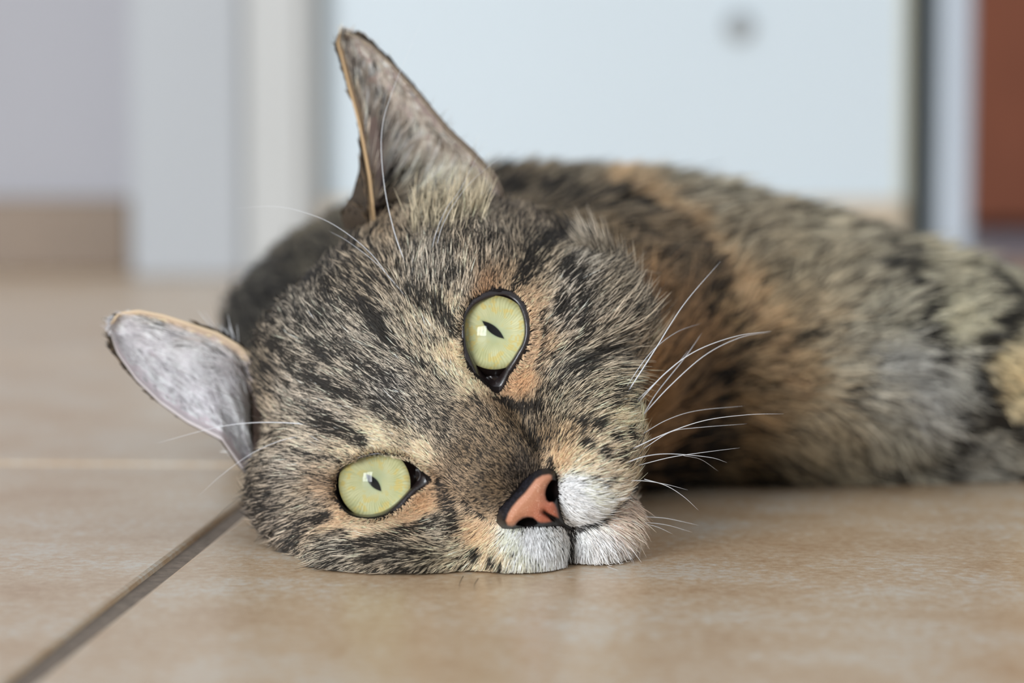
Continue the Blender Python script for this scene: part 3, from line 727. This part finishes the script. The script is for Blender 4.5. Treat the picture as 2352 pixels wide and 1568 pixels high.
R_IRIS = {'up': 0.765, 'lo': 0.758}
for key, e in EYES.items():
    g = e['g']; R = 1.05; ri = R_IRIS[key]; d0 = R - math.sqrt(R * R - ri * ri)
    # eyeball behind the iris rim
    prof = [(R * math.sin(a), R - R * math.cos(a)) for a in np.linspace(math.asin(ri / R), math.pi, 24)]
    vs, fs = revolve(prof, e['apex'], g)
    colr = np.tile(lin(np.array([24, 17, 15])), (len(vs), 1))
    eye = mesh_obj('eye', vs, fs, M_BALL, cat, col=colr)
    # iris: polar sheet, dished to imitate focused light, with fibres, flecks and a slit pupil
    a_ = np.array(P(e['c'][0] + 1, e['c'][1], e['dep']) - e['apex']); a_ /= np.linalg.norm(a_)
    b_ = np.array(P(e['c'][0], e['c'][1] + 1, e['dep']) - e['apex']); b_ /= np.linalg.norm(b_)
    nr, na = 90, 260
    rr = np.linspace(0.0, 1.0, nr)[:, None]; th = (np.arange(na) * math.tau / na)[None, :]
    X = ri * rr * np.cos(th); Y = ri * rr * np.sin(th)
    D = d0 + 0.11 * (1 - rr ** 1.7) + 0.004 * np.sin(th * 61 + 3 * np.sin(rr * 9)) * rr + np.zeros_like(X)
    vs = e['apex'] - g * (D * cm)[..., None] + a_ * (X * cm)[..., None] + b_ * (Y * cm)[..., None]
    idx = np.arange(nr * na).reshape(nr, na)
    fs = np.stack([idx[:-1], idx[1:], np.roll(idx, -1, 1)[1:], np.roll(idx, -1, 1)[:-1]], -1).reshape(-1, 4)
    pp = np.stack([X.ravel(), Y.ravel(), np.zeros(X.size) + (3 if key == 'up' else 9)], 1)
    fl = vnoise(pp, 9, 11) * .6 + vnoise(pp, 22, 12) * .4
    pf = np.stack([np.cos(th) * 1.0 + 0 * rr, np.sin(th) + 0 * rr, 0.06 * rr + 0 * th], -1).reshape(-1, 3)
    fib = vnoise(pf, 22, 5) * .5 + vnoise(pf, 50, 6) * .5
    r1 = np.repeat(rr.ravel(), na)
    fa = np.clip(r1 * 1.6 - .2, 0, 1)[:, None]; base = np.array([196, 196, 148.0]) + (fib[:, None] - .5) * np.array([34, 30, 30]) * fa + (vnoise(pp, 4.5, 14)[:, None] - .5) * np.array([30, 26, 34])
    yel = np.clip((fl - .52) * 7, 0, 1)[:, None] * np.clip(r1 * 2.2 - .35, 0, 1)[:, None]
    base = base * (1 - .6 * yel) + np.array([212, 186, 104]) * .6 * yel
    gry = np.clip(1 - r1 / .55, 0, 1)[:, None] * np.clip((vnoise(pp, 6, 8) + .25), 0, 1)[:, None]
    base = base * (1 - .75 * gry) + np.array([158, 174, 146]) * .75 * gry
    ring = np.clip((r1 - .74) / .26, 0, 1)[:, None] ** 2; base = base * (1 - .6 * ring) + np.array([96, 88, 48]) * .6 * ring  # limbal ring, widened to paint in shade near the lids
    # pupil: pointed slit along the cat's vertical
    hl, hw_ = e['sl'][0] / 111.0, e['sl'][1] / 111.0
    if key == 'up': sx, sy, dx, dy = -.015, -.065, .776, .631
    else: sx, sy, dx, dy = -.045, .005, .67, .742
    al = (X.ravel() - sx) * dx + (Y.ravel() - sy) * dy; ac = -(X.ravel() - sx) * dy + (Y.ravel() - sy) * dx
    inside = np.abs(ac) - hw_ * np.clip(1 - (al / hl) ** 2, -1, 1)
    w = np.clip(.5 - inside / .012, 0, 1)[:, None]
    halo = np.clip(1 - np.abs(inside) / .05, 0, 1)[:, None] * .25
    base = base * (1 - halo) + np.array([120, 138, 100]) * halo
    base = lin(base) * (1 - w) + lin(np.array([8, 10, 12])) * w
    mesh_obj('iris', vs, fs, M_IRIS, eye, col=base)
    Rc = (ri ** 2 + (d0 + .05) ** 2) / (2 * (d0 + .05)); amax = math.asin(min(1, ri / Rc))
    prof = [(Rc * math.sin(a), Rc - Rc * math.cos(a) - .05) for a in np.linspace(0.0, amax, 20)]
    vs, fs = revolve(prof, e['apex'], g, 96)
    mesh_obj('cornea', vs, fs, M_CORNEA, eye)
    # lids: a soft rolled rim between the opening and the fur
    n = len(e['pin']); ctr, apex = e['ctr'], e['apex']

    def ball_dep(px, py):
        d = P(px, py, 100.0) - CP; d = d / np.linalg.norm(d); oc = CP - ctr; bq = d @ oc; cq = oc @ oc - (R_EYE * 1.0) ** 2
        disc = bq * bq - cq
        if disc < 0: return float(np.dot(ctr - CP, FW) * 100)
        return float(np.dot(CP + d * (-bq - math.sqrt(disc)) - CP, FW) * 100)
    pin, pout = e['pin'], e['pout']
    outer = pout + (pout - pin) / (np.linalg.norm(pout - pin, axis=1, keepdims=True) + 1e-6) * 5
    din = np.array([ball_dep(*q) for q in pin]); dout = np.array([hit(*q, default=48.0) for q in outer])
    for _ in range(3): din = (np.roll(din, 1) + din * 2 + np.roll(din, -1)) / 4
    dout = np.minimum(dout, din + 0.5)
    for _ in range(4): dout = (np.roll(dout, 1) + dout * 2 + np.roll(dout, -1)) / 4
    loops = []
    for f, lift in ((-.10, .22), (0.0, .03), (.05, -.02), (.2, -.055), (.5, -.05), (.8, -.01), (1.0, .05), (1.25, .30)):
        q = pin + (outer - pin) * f
        loops.append(P(q[:, 0], q[:, 1], din + (dout - din) * min(max(f, 0), 1) + lift))
    vs = np.concatenate(loops); nl = len(loops); idx = np.arange(nl * n).reshape(nl, n)
    fs = np.stack([idx[:-1], np.roll(idx, -1, 1)[:-1], np.roll(idx, -1, 1)[1:], idx[1:]], -1).reshape(-1, 4)
    mesh_obj('eyelid', vs, fs, M_LID, cat, col=np.tile(lin(np.array([34, 24, 24])), (len(vs), 1)))
    # wet third eyelid in the inner corner
    tx, ty = (1133, 866) if key == 'up' else (958, 1093)
    tc_ = P(tx, ty, ball_dep(tx, ty) + .145); nv = 14; tv, tf = [], []
    for i in range(nv + 1):
        for k in range(2 * nv):
            a1, a2 = math.pi * i / nv, math.tau * k / (2 * nv)
            tv.append(tc_ + cm * (.27 * math.sin(a1) * math.cos(a2) * (HV if key == 'lo' else -HV) + .24 * math.sin(a1) * math.sin(a2) * HU + .17 * math.cos(a1) * HW))
    for i in range(nv):
        for k in range(2 * nv): tf.append((i * 2 * nv + k, (i + 1) * 2 * nv + k, (i + 1) * 2 * nv + (k + 1) % (2 * nv), i * 2 * nv + (k + 1) % (2 * nv)))
    mesh_obj('third_eyelid', tv, tf, M_BALL, cat, col=np.tile(lin(np.array([26, 18, 17])), (len(tv), 1)))

# ----------------------------------------------------------------------------- nose leather
x0, y0 = NOSE_OUT.min(0) - 6; x1, y1 = NOSE_OUT.max(0) + 6
st = 1.7
gxx, gyy = np.meshgrid(np.arange(x0, x1, st), np.arange(y0, y1, st), indexing='ij')
sdo = poly_sd(gxx, gyy, NOSE_OUT); sdp = poly_sd(gxx, gyy, NOSE_PINK); sdn = np.minimum(poly_sd(gxx, gyy, NOSTRIL_A), poly_sd(gxx, gyy, NOSTRIL_B))
dx, dy = gxx - 997, 935 - gyy
U_ = (dx * .622 + dy * .783) / 117; V_ = (-dx * .783 + dy * .622) / 117
W_ = 2.36 - 0.30 * np.clip((V_ + 2.35), 0, 3) ** 2 - 0.55 * np.clip(-(V_ + 2.45), 0, 3) ** 1.6 - 0.20 * (U_ + .15) ** 2
W_ -= 0.0 + 0.65 * np.clip((sdo + 16) / 22, 0, 1.6) ** 2                       # edges sink into the fur
W_ -= 0.16 * np.clip(sdp / 16, 0, 1)                                          # leather behind the pad
W_ += 0.05 * np.clip(-sdp / 14, 0, 1)
W_ -= 1.3 * np.clip(-sdn / 9 + .25, 0, 1)                                     # nostrils
cl = seg_d(gxx.ravel(), gyy.ravel(), [(1250, 1176), (1280, 1198), (1312, 1222)]).reshape(gxx.shape)
W_ -= 0.16 * np.exp(-(cl / 5.0) ** 2)                                          # cleft
for _ in range(2):
    W_[1:-1, 1:-1] = (W_[1:-1, 1:-1] * 4 + W_[:-2, 1:-1] + W_[2:, 1:-1] + W_[1:-1, :-2] + W_[1:-1, 2:]) / 8
vs = P(gxx, gyy, 47.5 - W_).reshape(-1, 3)
keep = sdo.ravel() < 6
px_ = np.stack([gxx.ravel(), gyy.ravel()], 1)
wp = np.clip(.5 - sdp.ravel() / 7, 0, 1); wp = (wp * wp * (3 - 2 * wp))[:, None]
warm = np.clip((U_.ravel() * .2 + .5), 0, 1)[:, None]
pink = np.array([198, 140, 110.0]) * (1 - .35 * warm) + np.array([184, 118, 90.0]) * .35 * warm
low = np.clip(-(V_.ravel() + 2.62) / .35, 0, 1)[:, None]; pink = pink * (1 - .45 * low) + np.array([186, 92, 74.0]) * .45 * low
sp = (vnoise(np.stack([gxx.ravel(), gyy.ravel(), 0 * gxx.ravel()], 1), .62, 21)); sp = np.clip((sp - .78) * 7, 0, 1)[:, None] * .38
pink = pink * (1 - sp) + np.array([250, 226, 208.0]) * sp
darkc = np.array([17, 15, 16.0]) + np.clip((V_.ravel() + 2.62) / .25, 0, 1)[:, None] * np.array([14, 14, 18.0]) * np.clip(2 * (vnoise(np.stack([gxx.ravel(), gyy.ravel(), 0 * gxx.ravel()], 1), .4, 22)), .4, 2)[:, None]  # bluish lift paints the sheen on the upper leather
cdk = np.exp(-(cl.ravel() / 4.0) ** 2)[:, None]
c = lin(darkc) * (1 - wp) + lin(pink) * wp
c = c * (1 - .9 * cdk) + lin(np.array([26, 18, 18])) * .9 * cdk
nw = np.clip(.4 - sdn.ravel() / 5, 0, 1)[:, None]; c = c * (1 - nw) + lin(np.array([10, 8, 8])) * nw
idx = np.arange(gxx.size).reshape(gxx.shape)
fq = np.stack([idx[:-1, :-1], idx[:-1, 1:], idx[1:, 1:], idx[1:, :-1]], -1).reshape(-1, 4)
fq = fq[keep[fq].all(1)]
used = np.unique(fq); remap = -np.ones(gxx.size, int); remap[used] = np.arange(len(used))
M_NOSE = vcol_mat('nose_leather', 0.5, 0.28, 0.0, (3600.0, 0.35, 0.00012))
nose = mesh_obj('nose', vs[used], remap[fq], M_NOSE, cat, col=c[used]); nose['label'] = 'salmon pink nose with a black rim'

# ----------------------------------------------------------------------------- fur
def tri_sample(Vt, Ft, dens, count):
    T = np.concatenate([Ft[:, [0, 1, 2]], Ft[:, [0, 2, 3]]])
    a, b_, c_ = Vt[T[:, 0]], Vt[T[:, 1]], Vt[T[:, 2]]
    ar = 0.5 * np.linalg.norm(np.cross(b_ - a, c_ - a), axis=1)
    w = ar * dens[T].mean(1)
    cs = np.cumsum(w); r = rng.random(count) * cs[-1]
    ti = np.searchsorted(cs, r)
    u = rng.random((count, 2)); sw = u.sum(1) > 1; u[sw] = 1 - u[sw]
    bc = np.stack([1 - u.sum(1), u[:, 0], u[:, 1]], 1)
    return T[ti], bc


def unit(a): return a / (np.linalg.norm(a, axis=-1, keepdims=True) + 1e-12)


def flow_dir(px, py, root, nor, C):
    v = idw(px, py, C, (2, 3), 30.0)
    d = v[:, :1] * RT - v[:, 1:2] * UPV
    d = d - nor * (d * nor).sum(1, keepdims=True)
    return unit(d)


ALL_P, ALL_C, ALL_R = [], [], []
NP_ = 5


def grow(root, nor, tan, length, lift, rad, rgb, K, clump_size, clump, frizz, tipcurl=0.5, bright=1.0):
    n = len(root)
    # clumps: hairs of one cell share a direction and a tone
    cell = np.floor(root / clump_size[:, None] + 0.35 * np.stack([vnoise(root, 500, s) for s in (31, 32, 33)], 1)).astype(np.int64)
    h = (cell[:, 0] * 73856093 ^ cell[:, 1] * 19349663 ^ cell[:, 2] * 83492791) & 0xffffff
    uq, inv = np.unique(h, return_inverse=True)
    m = len(uq); cn = np.bincount(inv, minlength=m)[:, None]
    cr = np.stack([np.bincount(inv, root[:, a], m) for a in range(3)], 1) / cn
    ctw = (rng.normal(size=(m, 3)) * 1.0)[inv]
    ctone = rng.normal(size=m)[inv]
    side = np.cross(nor, tan)
    tan2 = unit(tan + frizz[:, None] * (side * (rng.normal(size=n) * .6)[:, None] + ctw * .35))
    length = length * (0.75 + 0.5 * rng.random(n)) * (1 + .12 * ctone)
    length = np.maximum(length, 0.0004) * np.where(rng.random(n) < .04, 1.5, 1.0)
    lf = np.clip(lift * (0.8 + .5 * rng.random(n)), 0.05, 1.2)
    ts = np.linspace(0, 1, NP_)
    pts = np.zeros((n, NP_, 3))
    p = root - nor * 0.0001; pts[:, 0] = p
    for k in range(1, NP_):
        t = ts[k]
        l = lf * (1 - tipcurl * t)
        d = unit(tan2 * np.cos(l)[:, None] + nor * np.sin(l)[:, None] + rng.normal(size=(n, 3)) * (frizz * .10)[:, None])
        p = p + d * (length / (NP_ - 1))[:, None]
        pts[:, k] = p
    off = (cr[inv] - root)
    off -= nor * (off * nor).sum(1, keepdims=True)
    off *= (np.linalg.norm(off, axis=1) < clump_size * 1.5)[:, None]
    for k in range(1, NP_): pts[:, k] += off * (clump * ts[k])[:, None]
    pts[:, :, 2] = np.maximum(pts[:, :, 2], 0.0004)
    # colour: banded (agouti) hairs, dark share K
    K2 = np.clip(K + .10 * ctone * (K > .03) * (K < .8), 0, 1)
    u = rng.random(n)
    full_dark = u < np.where(K2 > .7, K2, K2 ** 1.6)
    tone = np.clip(1 + .10 * rng.normal(size=n) + .06 * ctone, .6, 1.35)
    light = lin(np.clip(rgb * tone[:, None], 0, 255)) * bright
    dk = lin(DARK * (0.8 + .5 * rng.random(n))[:, None])
    band = np.clip(K2 * 2.2, 0, 1)
    colr = np.zeros((n, NP_, 3))
    for k in range(NP_):
        t = ts[k]
        # root greyish, middle light, tip dark on agouti hair
        wl = 1 - band * (.85, .5, .05, .0, .35)[k]
        wl = np.where(full_dark, .04, wl)
        colr[:, k] = light * wl[:, None] + dk * (1 - wl)[:, None]
    ALL_P.append(pts.astype(np.float32)); ALL_C.append(colr.astype(np.float32))
    taper = np.array([1.0, 1.0, .9, .66, .18])
    ALL_R.append((rad[:, None] * taper).astype(np.float32))


facing = (unit(CP - V) * vn).sum(1)
hm = (headness < 0.004)
# ---- head
dens = np.zeros(len(V)); dens[:nv_body] = np.where(hm, 1.0, 0) * np.where(facing[:nv_body] > -.25, 1, .22)

bx_, by_, bz_ = proj(V[:nv_body]); dens[:nv_body] *= np.where(V[:nv_body, 2] > 0.0012, 1, 0) * (1 + 1.3 * np.exp(-((bx_ - 1130) ** 2 + (by_ - 1060) ** 2) / 130 ** 2) + .8 * np.exp(-((bx_ - 1000) ** 2 + (by_ - 930) ** 2) / 160 ** 2))
N_HEAD = 430000
T, bc = tri_sample(V, Fq, dens, N_HEAD)
root = (V[T] * bc[..., None]).sum(1); nor = unit((vn[T] * bc[..., None]).sum(1))
rgb, K, L, px, py = coat(root, np.ones(len(root), bool))
_, _, dpt = proj(root)
sd_e = np.minimum(poly_sd(px, py, EYES['up']['pout']), poly_sd(px, py, EYES['lo']['pout']))
sd_n = poly_sd(px, py, NOSE_OUT)
front = dpt < 49.6
ok = ~(front & ((sd_e < -2) | (sd_n < -7)))
edge = np.clip(np.minimum(sd_e / 45, sd_n / 40), 0, 1)
edge = np.where(front, edge, 1)
root, nor, rgb, K, L, px, py, edge, sd_e2 = (a[ok] for a in (root, nor, rgb, K, L, px, py, edge, sd_e))
tan = flow_dir(px, py, root, nor, FLOW_H)
L = L * .62
one = np.ones(len(root), bool)                                   # the marking shows where the visible half of the hair lies
rgb, K, _, _, _ = coat(root + tan * (L * cm * .75)[:, None], one)
K = np.maximum(K, coat(root + tan * (L * cm * .48)[:, None], one)[1])
K = np.where((K > .2) & (K < .75), K + .17, K); rgb = np.minimum(rgb * np.array([1.13, 1.11, 1.10]), 250)
# near the lids hair leans away from the eye
for e in EYES.values():
    r2 = np.stack([px, py], 1) - np.array(e['c']); dd = np.abs(poly_sd(px, py, e['pout']))
    w = np.clip(1 - dd / 22, 0, 1)[:, None] * .75
    aw = unit(r2); a3 = aw[:, :1] * RT - aw[:, 1:] * UPV; a3 -= nor * (a3 * nor).sum(1, keepdims=True)
    tan = unit(tan * (1 - w) + unit(a3) * w)
length = np.maximum(L * (0.5 + .5 * edge), .11) * cm
lift = np.interp(L, [.1, .25, .5, .7], [.34, .32, .34, .45])
rad = np.interp(L, [.1, .25, .5], [.000046, .000066, .000088])
clsz = np.interp(L, [.1, .25, .5, .7], [.0005, .0008, .0013, .0018])
clmp = np.interp(L, [.1, .25, .5], [.2, .35, .5])
grow(root, nor, tan, length, lift, rad, rgb, K, clsz, clmp, np.full(len(root), .24))

# ---- body
dens = np.zeros(len(V)); dens[:nv_body] = np.where(hm, 0, 1.0) * np.where(facing[:nv_body] > -.3, 1, .2) * np.where(V[:nv_body, 0] > .19, .25, 1) * np.where(V[:nv_body, 2] > 0.0012, 1, 0)
N_BODY = 110000
T, bc = tri_sample(V, Fq, dens, N_BODY)
root = (V[T] * bc[..., None]).sum(1); nor = unit((vn[T] * bc[..., None]).sum(1))
rgb, K, L, px, py = coat(root, np.zeros(len(root), bool))
tan = flow_dir(px, py, root, nor, FLOW_B)
n = len(root)
L = L * .72
rgb, K, _, _, _ = coat(root + tan * (L * cm * .65)[:, None], np.zeros(n, bool))
rgb = np.minimum(rgb * 1.14, 245); K = np.where(K < .55, np.clip(K * .85 + .75 * (vnoise(root, 130, 51) - .5) + .45 * (vnoise(root, 300, 52) - .5), 0, .9), np.minimum(K * 1.12, 1))
grow(root, nor, tan, L * cm * .75, np.full(n, .30), np.full(n, .00016), rgb, K, np.full(n, .0042), np.full(n, .62), np.full(n, .40))

# ---- ears, inside and outside
for b0, b1, b2, key, nt_, ns_ in ear_ranges:
    e = EARS[key]; n = 15000
    t = rng.random(n) ** 1.25 * .97 + 0.02; s = .03 + (.95 if key == 'up' else .90) * rng.random(n)
    if key == 'up': s = np.where((t < .55) & (s > .05) & (s < .24), .24 + .7 * rng.random(n), s)    # none inside the fold
    ti = np.clip(((t + .12) / 1.12 * (nt_ - 1)).round().astype(int), 0, nt_ - 1); si = np.clip((s * (ns_ - 1)).round().astype(int), 0, ns_ - 1)
    root = ear_pts(e, t, s); nor = ear_data[key]['n'][ti, si]
    if key == 'up':
        v = np.array([.42, -.9]); base_c = np.array([238, 226, 214.0]); k0 = .12
        K = np.clip(k0 + .5 * (vnoise(root, 300, 41) - .5) + .25 * (s < .3) - .25 * (t < .22) * (s > .35), 0, .8)
        rgb = base_c + (vnoise(root, 200, 42)[:, None] - .5) * 60 + np.array([10, 8, 0]) * (t[:, None] < .2)
    else:
        v = np.array([-.75, -.45]); base_c = np.array([252, 247, 250.0])  # near-white hair carries the light falling on the lower ear
        K = np.clip(-.06 + .4 * (s < .25) * vnoise(root, 260, 43) + .12 * (vnoise(root, 300, 41) - .55), 0, .6)
        rgb = base_c + (vnoise(root, 200, 42)[:, None] - .5) * 26
    rimw = np.clip(np.exp(-((s - .03) / np.where((t < .5) & (key == 'up'), .012, .04)) ** 2) + np.exp(-((.98 - s) / .025) ** 2), 0, 1)[:, None]
    rc = np.where((s < .5)[:, None], np.array([200, 170, 130.0]) if key == 'up' else np.array([226, 204, 176.0]), np.array([196, 182, 160.0]) if key == 'up' else np.array([236, 228, 224.0]))
    rgb = rgb * (1 - rimw) + rc * rimw; K = K * (1 - rimw[:, 0])
    d = v[0] * RT - v[1] * UPV; d = unit(d - nor * (nor @ d)[:, None])
    L = np.where(rimw[:, 0] > .3, .12, np.interp(t, [0, .5, 1], [.85, .5, .2]) * np.clip((1 - s) / .35, .22, 1)) * cm
    grow(root, nor, d, L, np.full(n, .22), np.full(n, .00010), rgb, K, np.full(n, .0022), np.full(n, .55), np.full(n, .3))
    # back of the ear: short dark fur
    n = 11000
    t = -.11 + 1.05 * rng.random(n); s = np.where(t > .45, .07 + .87 * rng.random(n), .015 + .93 * rng.random(n))
    ti = np.clip(((t + .12) / 1.12 * (nt_ - 1)).round().astype(int), 0, nt_ - 1); si = np.clip((s * (ns_ - 1)).round().astype(int), 0, ns_ - 1)
    nor = -ear_data[key]['n'][ti, si]; root = ear_pts(e, t, s) + nor * .0014
    up = ear_pts(e, np.minimum(t + .05, 1), s) - ear_pts(e, t, s); d = unit(up - nor * (up * nor).sum(1, keepdims=True))
    grow(root, nor, d, np.full(n, .0018), np.full(n, .12), np.full(n, .00010), np.tile(np.array([120, 100, 78.0]), (n, 1)), np.full(n, .6), np.full(n, .0015), np.full(n, .4), np.full(n, .3))

# pale tuft at the foot of the upper ear
n = 750
tp = np.stack([940 + 175 * rng.random(n), 0 * np.arange(n)], 1); tp[:, 1] = 500 - .16 * (tp[:, 0] - 930) + rng.normal(size=n) * 24 + 8
hd = np.array([hit(a_, b_, 60.0) for a_, b_ in tp]); tp = tp[hd < 52.5]; n = len(tp)
rt = P(tp[:, 0], tp[:, 1], hd[hd < 52.5]); n_ = np.tile(unit(CP - rt.mean(0)), (n, 1))
dr = RT * (.15 + .0012 * (tp[:, :1] - 1000)) + UPV * 1.0; dr = unit(dr - n_ * (dr * n_).sum(1, keepdims=True))
grow(rt, n_, dr, rng.uniform(.0035, .0085, n), np.full(n, .26), np.full(n, .00010), np.tile(np.array([212, 197, 168.0]), (n, 1)), np.full(n, .34), np.full(n, .002), np.full(n, .5), np.full(n, .3))

# one curves object holds the coat (nobody could count its hairs)
PTS = np.concatenate(ALL_P); CL = np.concatenate(ALL_C); RD = np.concatenate(ALL_R)
hc = bpy.data.hair_curves.new('fur')
hc.add_curves([NP_] * len(PTS))
hc.attributes['position'].data.foreach_set('vector', PTS.reshape(-1))
ra = hc.attributes.get('radius') or hc.attributes.new('radius', 'FLOAT', 'POINT')
ra.data.foreach_set('value', RD.reshape(-1))
ca = hc.attributes.new('col', 'FLOAT_COLOR', 'POINT')
c4 = np.ones((len(PTS) * NP_, 4), np.float32); c4[:, :3] = CL.reshape(-1, 3)
ca.data.foreach_set('color', c4.reshape(-1))
m, nt, b = mat('tabby_fur')
a = N(nt, 'ShaderNodeAttribute', attribute_name='col')
nt.links.new(a.outputs['Color'], b.inputs['Base Color'])
b.inputs['Roughness'].default_value = 0.5; b.inputs['Specular IOR Level'].default_value = 0.35
hc.materials.append(m)
fur = bpy.data.objects.new('fur', hc); COL.objects.link(fur); fur.parent = cat
tag(fur, kind='stuff')
print('hairs', len(PTS))

# ----------------------------------------------------------------------------- whiskers
M_WHISK = painted('white_whisker', (235, 236, 240), 0.35, 0.02, 50)
M_WHISKD = painted('dark_whisker', (60, 52, 46), 0.4, 0.05, 50)
WH = [
    # pixels from root to tip, depth change cm at the tip, root radius mm, dark
    ([(1432,915),(1500,810),(1570,700),(1655,600)], 3.2, .17, 0), ([(1428,905),(1490,815),(1550,765),(1610,742)], 3.5, .10, 0),
    ([(1465,925),(1530,855),(1600,805),(1690,772),(1772,760)], 1.4, .15, 0), ([(1475,955),(1540,885),(1620,815),(1700,775),(1770,762)], 2.4, .14, 0), ([(1474,958),(1510,900),(1570,825),(1612,765)], 2.8, .14, 0), ([(1462,920),(1520,865),(1560,830),(1580,805)], 2.2, .12, 0),
    ([(1470,1000),(1530,965),(1600,943),(1710,932)], 2.5, .10, 0), ([(1445,1034),(1530,995),(1620,965),(1720,952),(1800,950)], 2.2, .13, 0), ([(1478,1030),(1540,992),(1600,982),(1715,973)], 2.0, .11, 0),
    ([(1425,1068),(1480,1048),(1540,1042),(1630,1050),(1670,1062)], 1.2, .11, 0), ([(1460,1070),(1540,1050),(1620,1038),(1700,1028)], 1.6, .11, 0), ([(1570,1046),(1610,1055),(1650,1082)], 1.6, .06, 0),
    ([(1435,1104),(1480,1104),(1530,1112),(1580,1125)], 1.0, .10, 0), ([(1480,1100),(1530,1115),(1570,1140),(1605,1172)], .8, .10, 0),
    ([(1470,1186),(1530,1190),(1605,1206)], .6, .09, 0), ([(1470,1198),(1530,1205),(1590,1222)], .6, .07, 0), ([(1470,1200),(1510,1210),(1545,1226)], .4, .08, 0),
    ([(1395,1300),(1410,1306),(1420,1309)], .1, .06, 0), ([(1430,1260),(1450,1280),(1456,1295)], .2, .06, 0),
    ([(935,615),(905,530),(882,420),(877,300),(905,200),(970,45)], 2.6, .11, 0), ([(985,610),(1000,540),(1025,480),(1060,430),(1115,320)], 2.2, .07, 0), ([(995,600),(1020,510),(1080,420),(1170,345)], 2.2, .06, 0),
    ([(910,660),(850,580),(770,518),(700,488),(630,474),(540,478)], 2.2, .07, 0), ([(940,690),(870,610),(800,555),(755,530)], 1.6, .06, 0),
    ([(715,975),(640,970),(560,972),(480,985),(360,1018)], 1.6, .12, 0), ([(710,1000),(650,1010),(580,1040),(510,1090),(455,1140)], 1.6, .08, 0), ([(660,962),(600,960),(520,938),(440,912)], 1.6, .06, 1), ([(700,992),(640,998),(585,990)], 1.0, .06, 1), ([(560,925),(480,885),(400,845),(335,828)], 1.2, .05, 1),
    ([(1470,935),(1500,900),(1560,850)], 1.5, .07, 1), ([(1440,915),(1480,890),(1510,885)], 1.5, .05, 1),
    ([(1064,1322),(1056,1338),(1054,1355)], -.15, .05, 1), ([(1098,1328),(1090,1342),(1091,1357)], -.15, .05, 1), ([(585,1120),(520,1165),(470,1220),(445,1255)], .3, .04, 1),
]


def whisker(pts, dd, r0, dark):
    pts = np.array(pts, float)
    q = pts[0].copy(); d0 = hit(*q, default=60.0)
    for _ in range(60):                                       # the root sits in the face, not on the body behind it
        if d0 < 49.4: break
        q += 4 * unit(np.array([1250.0, 1030.0]) - q) if pts[0][0] > 1250 else 4 * unit(np.array([900.0, 900.0]) - q)
        d0 = hit(*q, default=60.0)
    d0 = min(d0, 50.0) - .05; dd = dd * .6
    n = len(pts); tt = np.linspace(0, 1, n); u = np.linspace(0, 1, 28)
    # Catmull-Rom through the pixels
    q = np.concatenate([[2 * pts[0] - pts[1]], pts, [2 * pts[-1] - pts[-2]]])
    out = []
    for x in u:
        k = min(int(x * (n - 1)), n - 2); f = x * (n - 1) - k
        a, b_, c_, d_ = q[k:k + 4]
        out.append(.5 * (2 * b_ + (c_ - a) * f + (2 * a - 5 * b_ + 4 * c_ - d_) * f * f + (3 * b_ - a - 3 * c_ + d_) * f ** 3))
    out = np.array(out)
    dep = d0 + dd * u ** 1.2
    fl = CAM_H / (SA - CA * (784 - out[:, 1]) / FPX) * 100
    dep = np.where((fl > 0) & (out[:, 1] > 420), np.minimum(dep, fl - .03), dep)
    c = P(out[:, 0], out[:, 1], dep)
    rad = r0 * .86e-3 * np.clip((1 - u) ** .55, .05, 1)
    t_ = unit(np.gradient(c, axis=0)); a = unit(np.cross(t_, [0.1, 1, .2])); b_ = np.cross(t_, a)
    ns = 6; th = np.arange(ns) * math.tau / ns
    vs = (c[:, None] + rad[:, None, None] * (np.cos(th)[None, :, None] * a[:, None] + np.sin(th)[None, :, None] * b_[:, None])).reshape(-1, 3)
    idx = np.arange(len(u) * ns).reshape(len(u), ns)
    fs = np.stack([idx[:-1], np.roll(idx, -1, 1)[:-1], np.roll(idx, -1, 1)[1:], idx[1:]], -1).reshape(-1, 4)
    o = mesh_obj('whisker', vs, fs, M_WHISKD if dark else M_WHISK, cat)
    if dark: o['label'] = 'thin dark whisker'


for w in WH: whisker(*w)
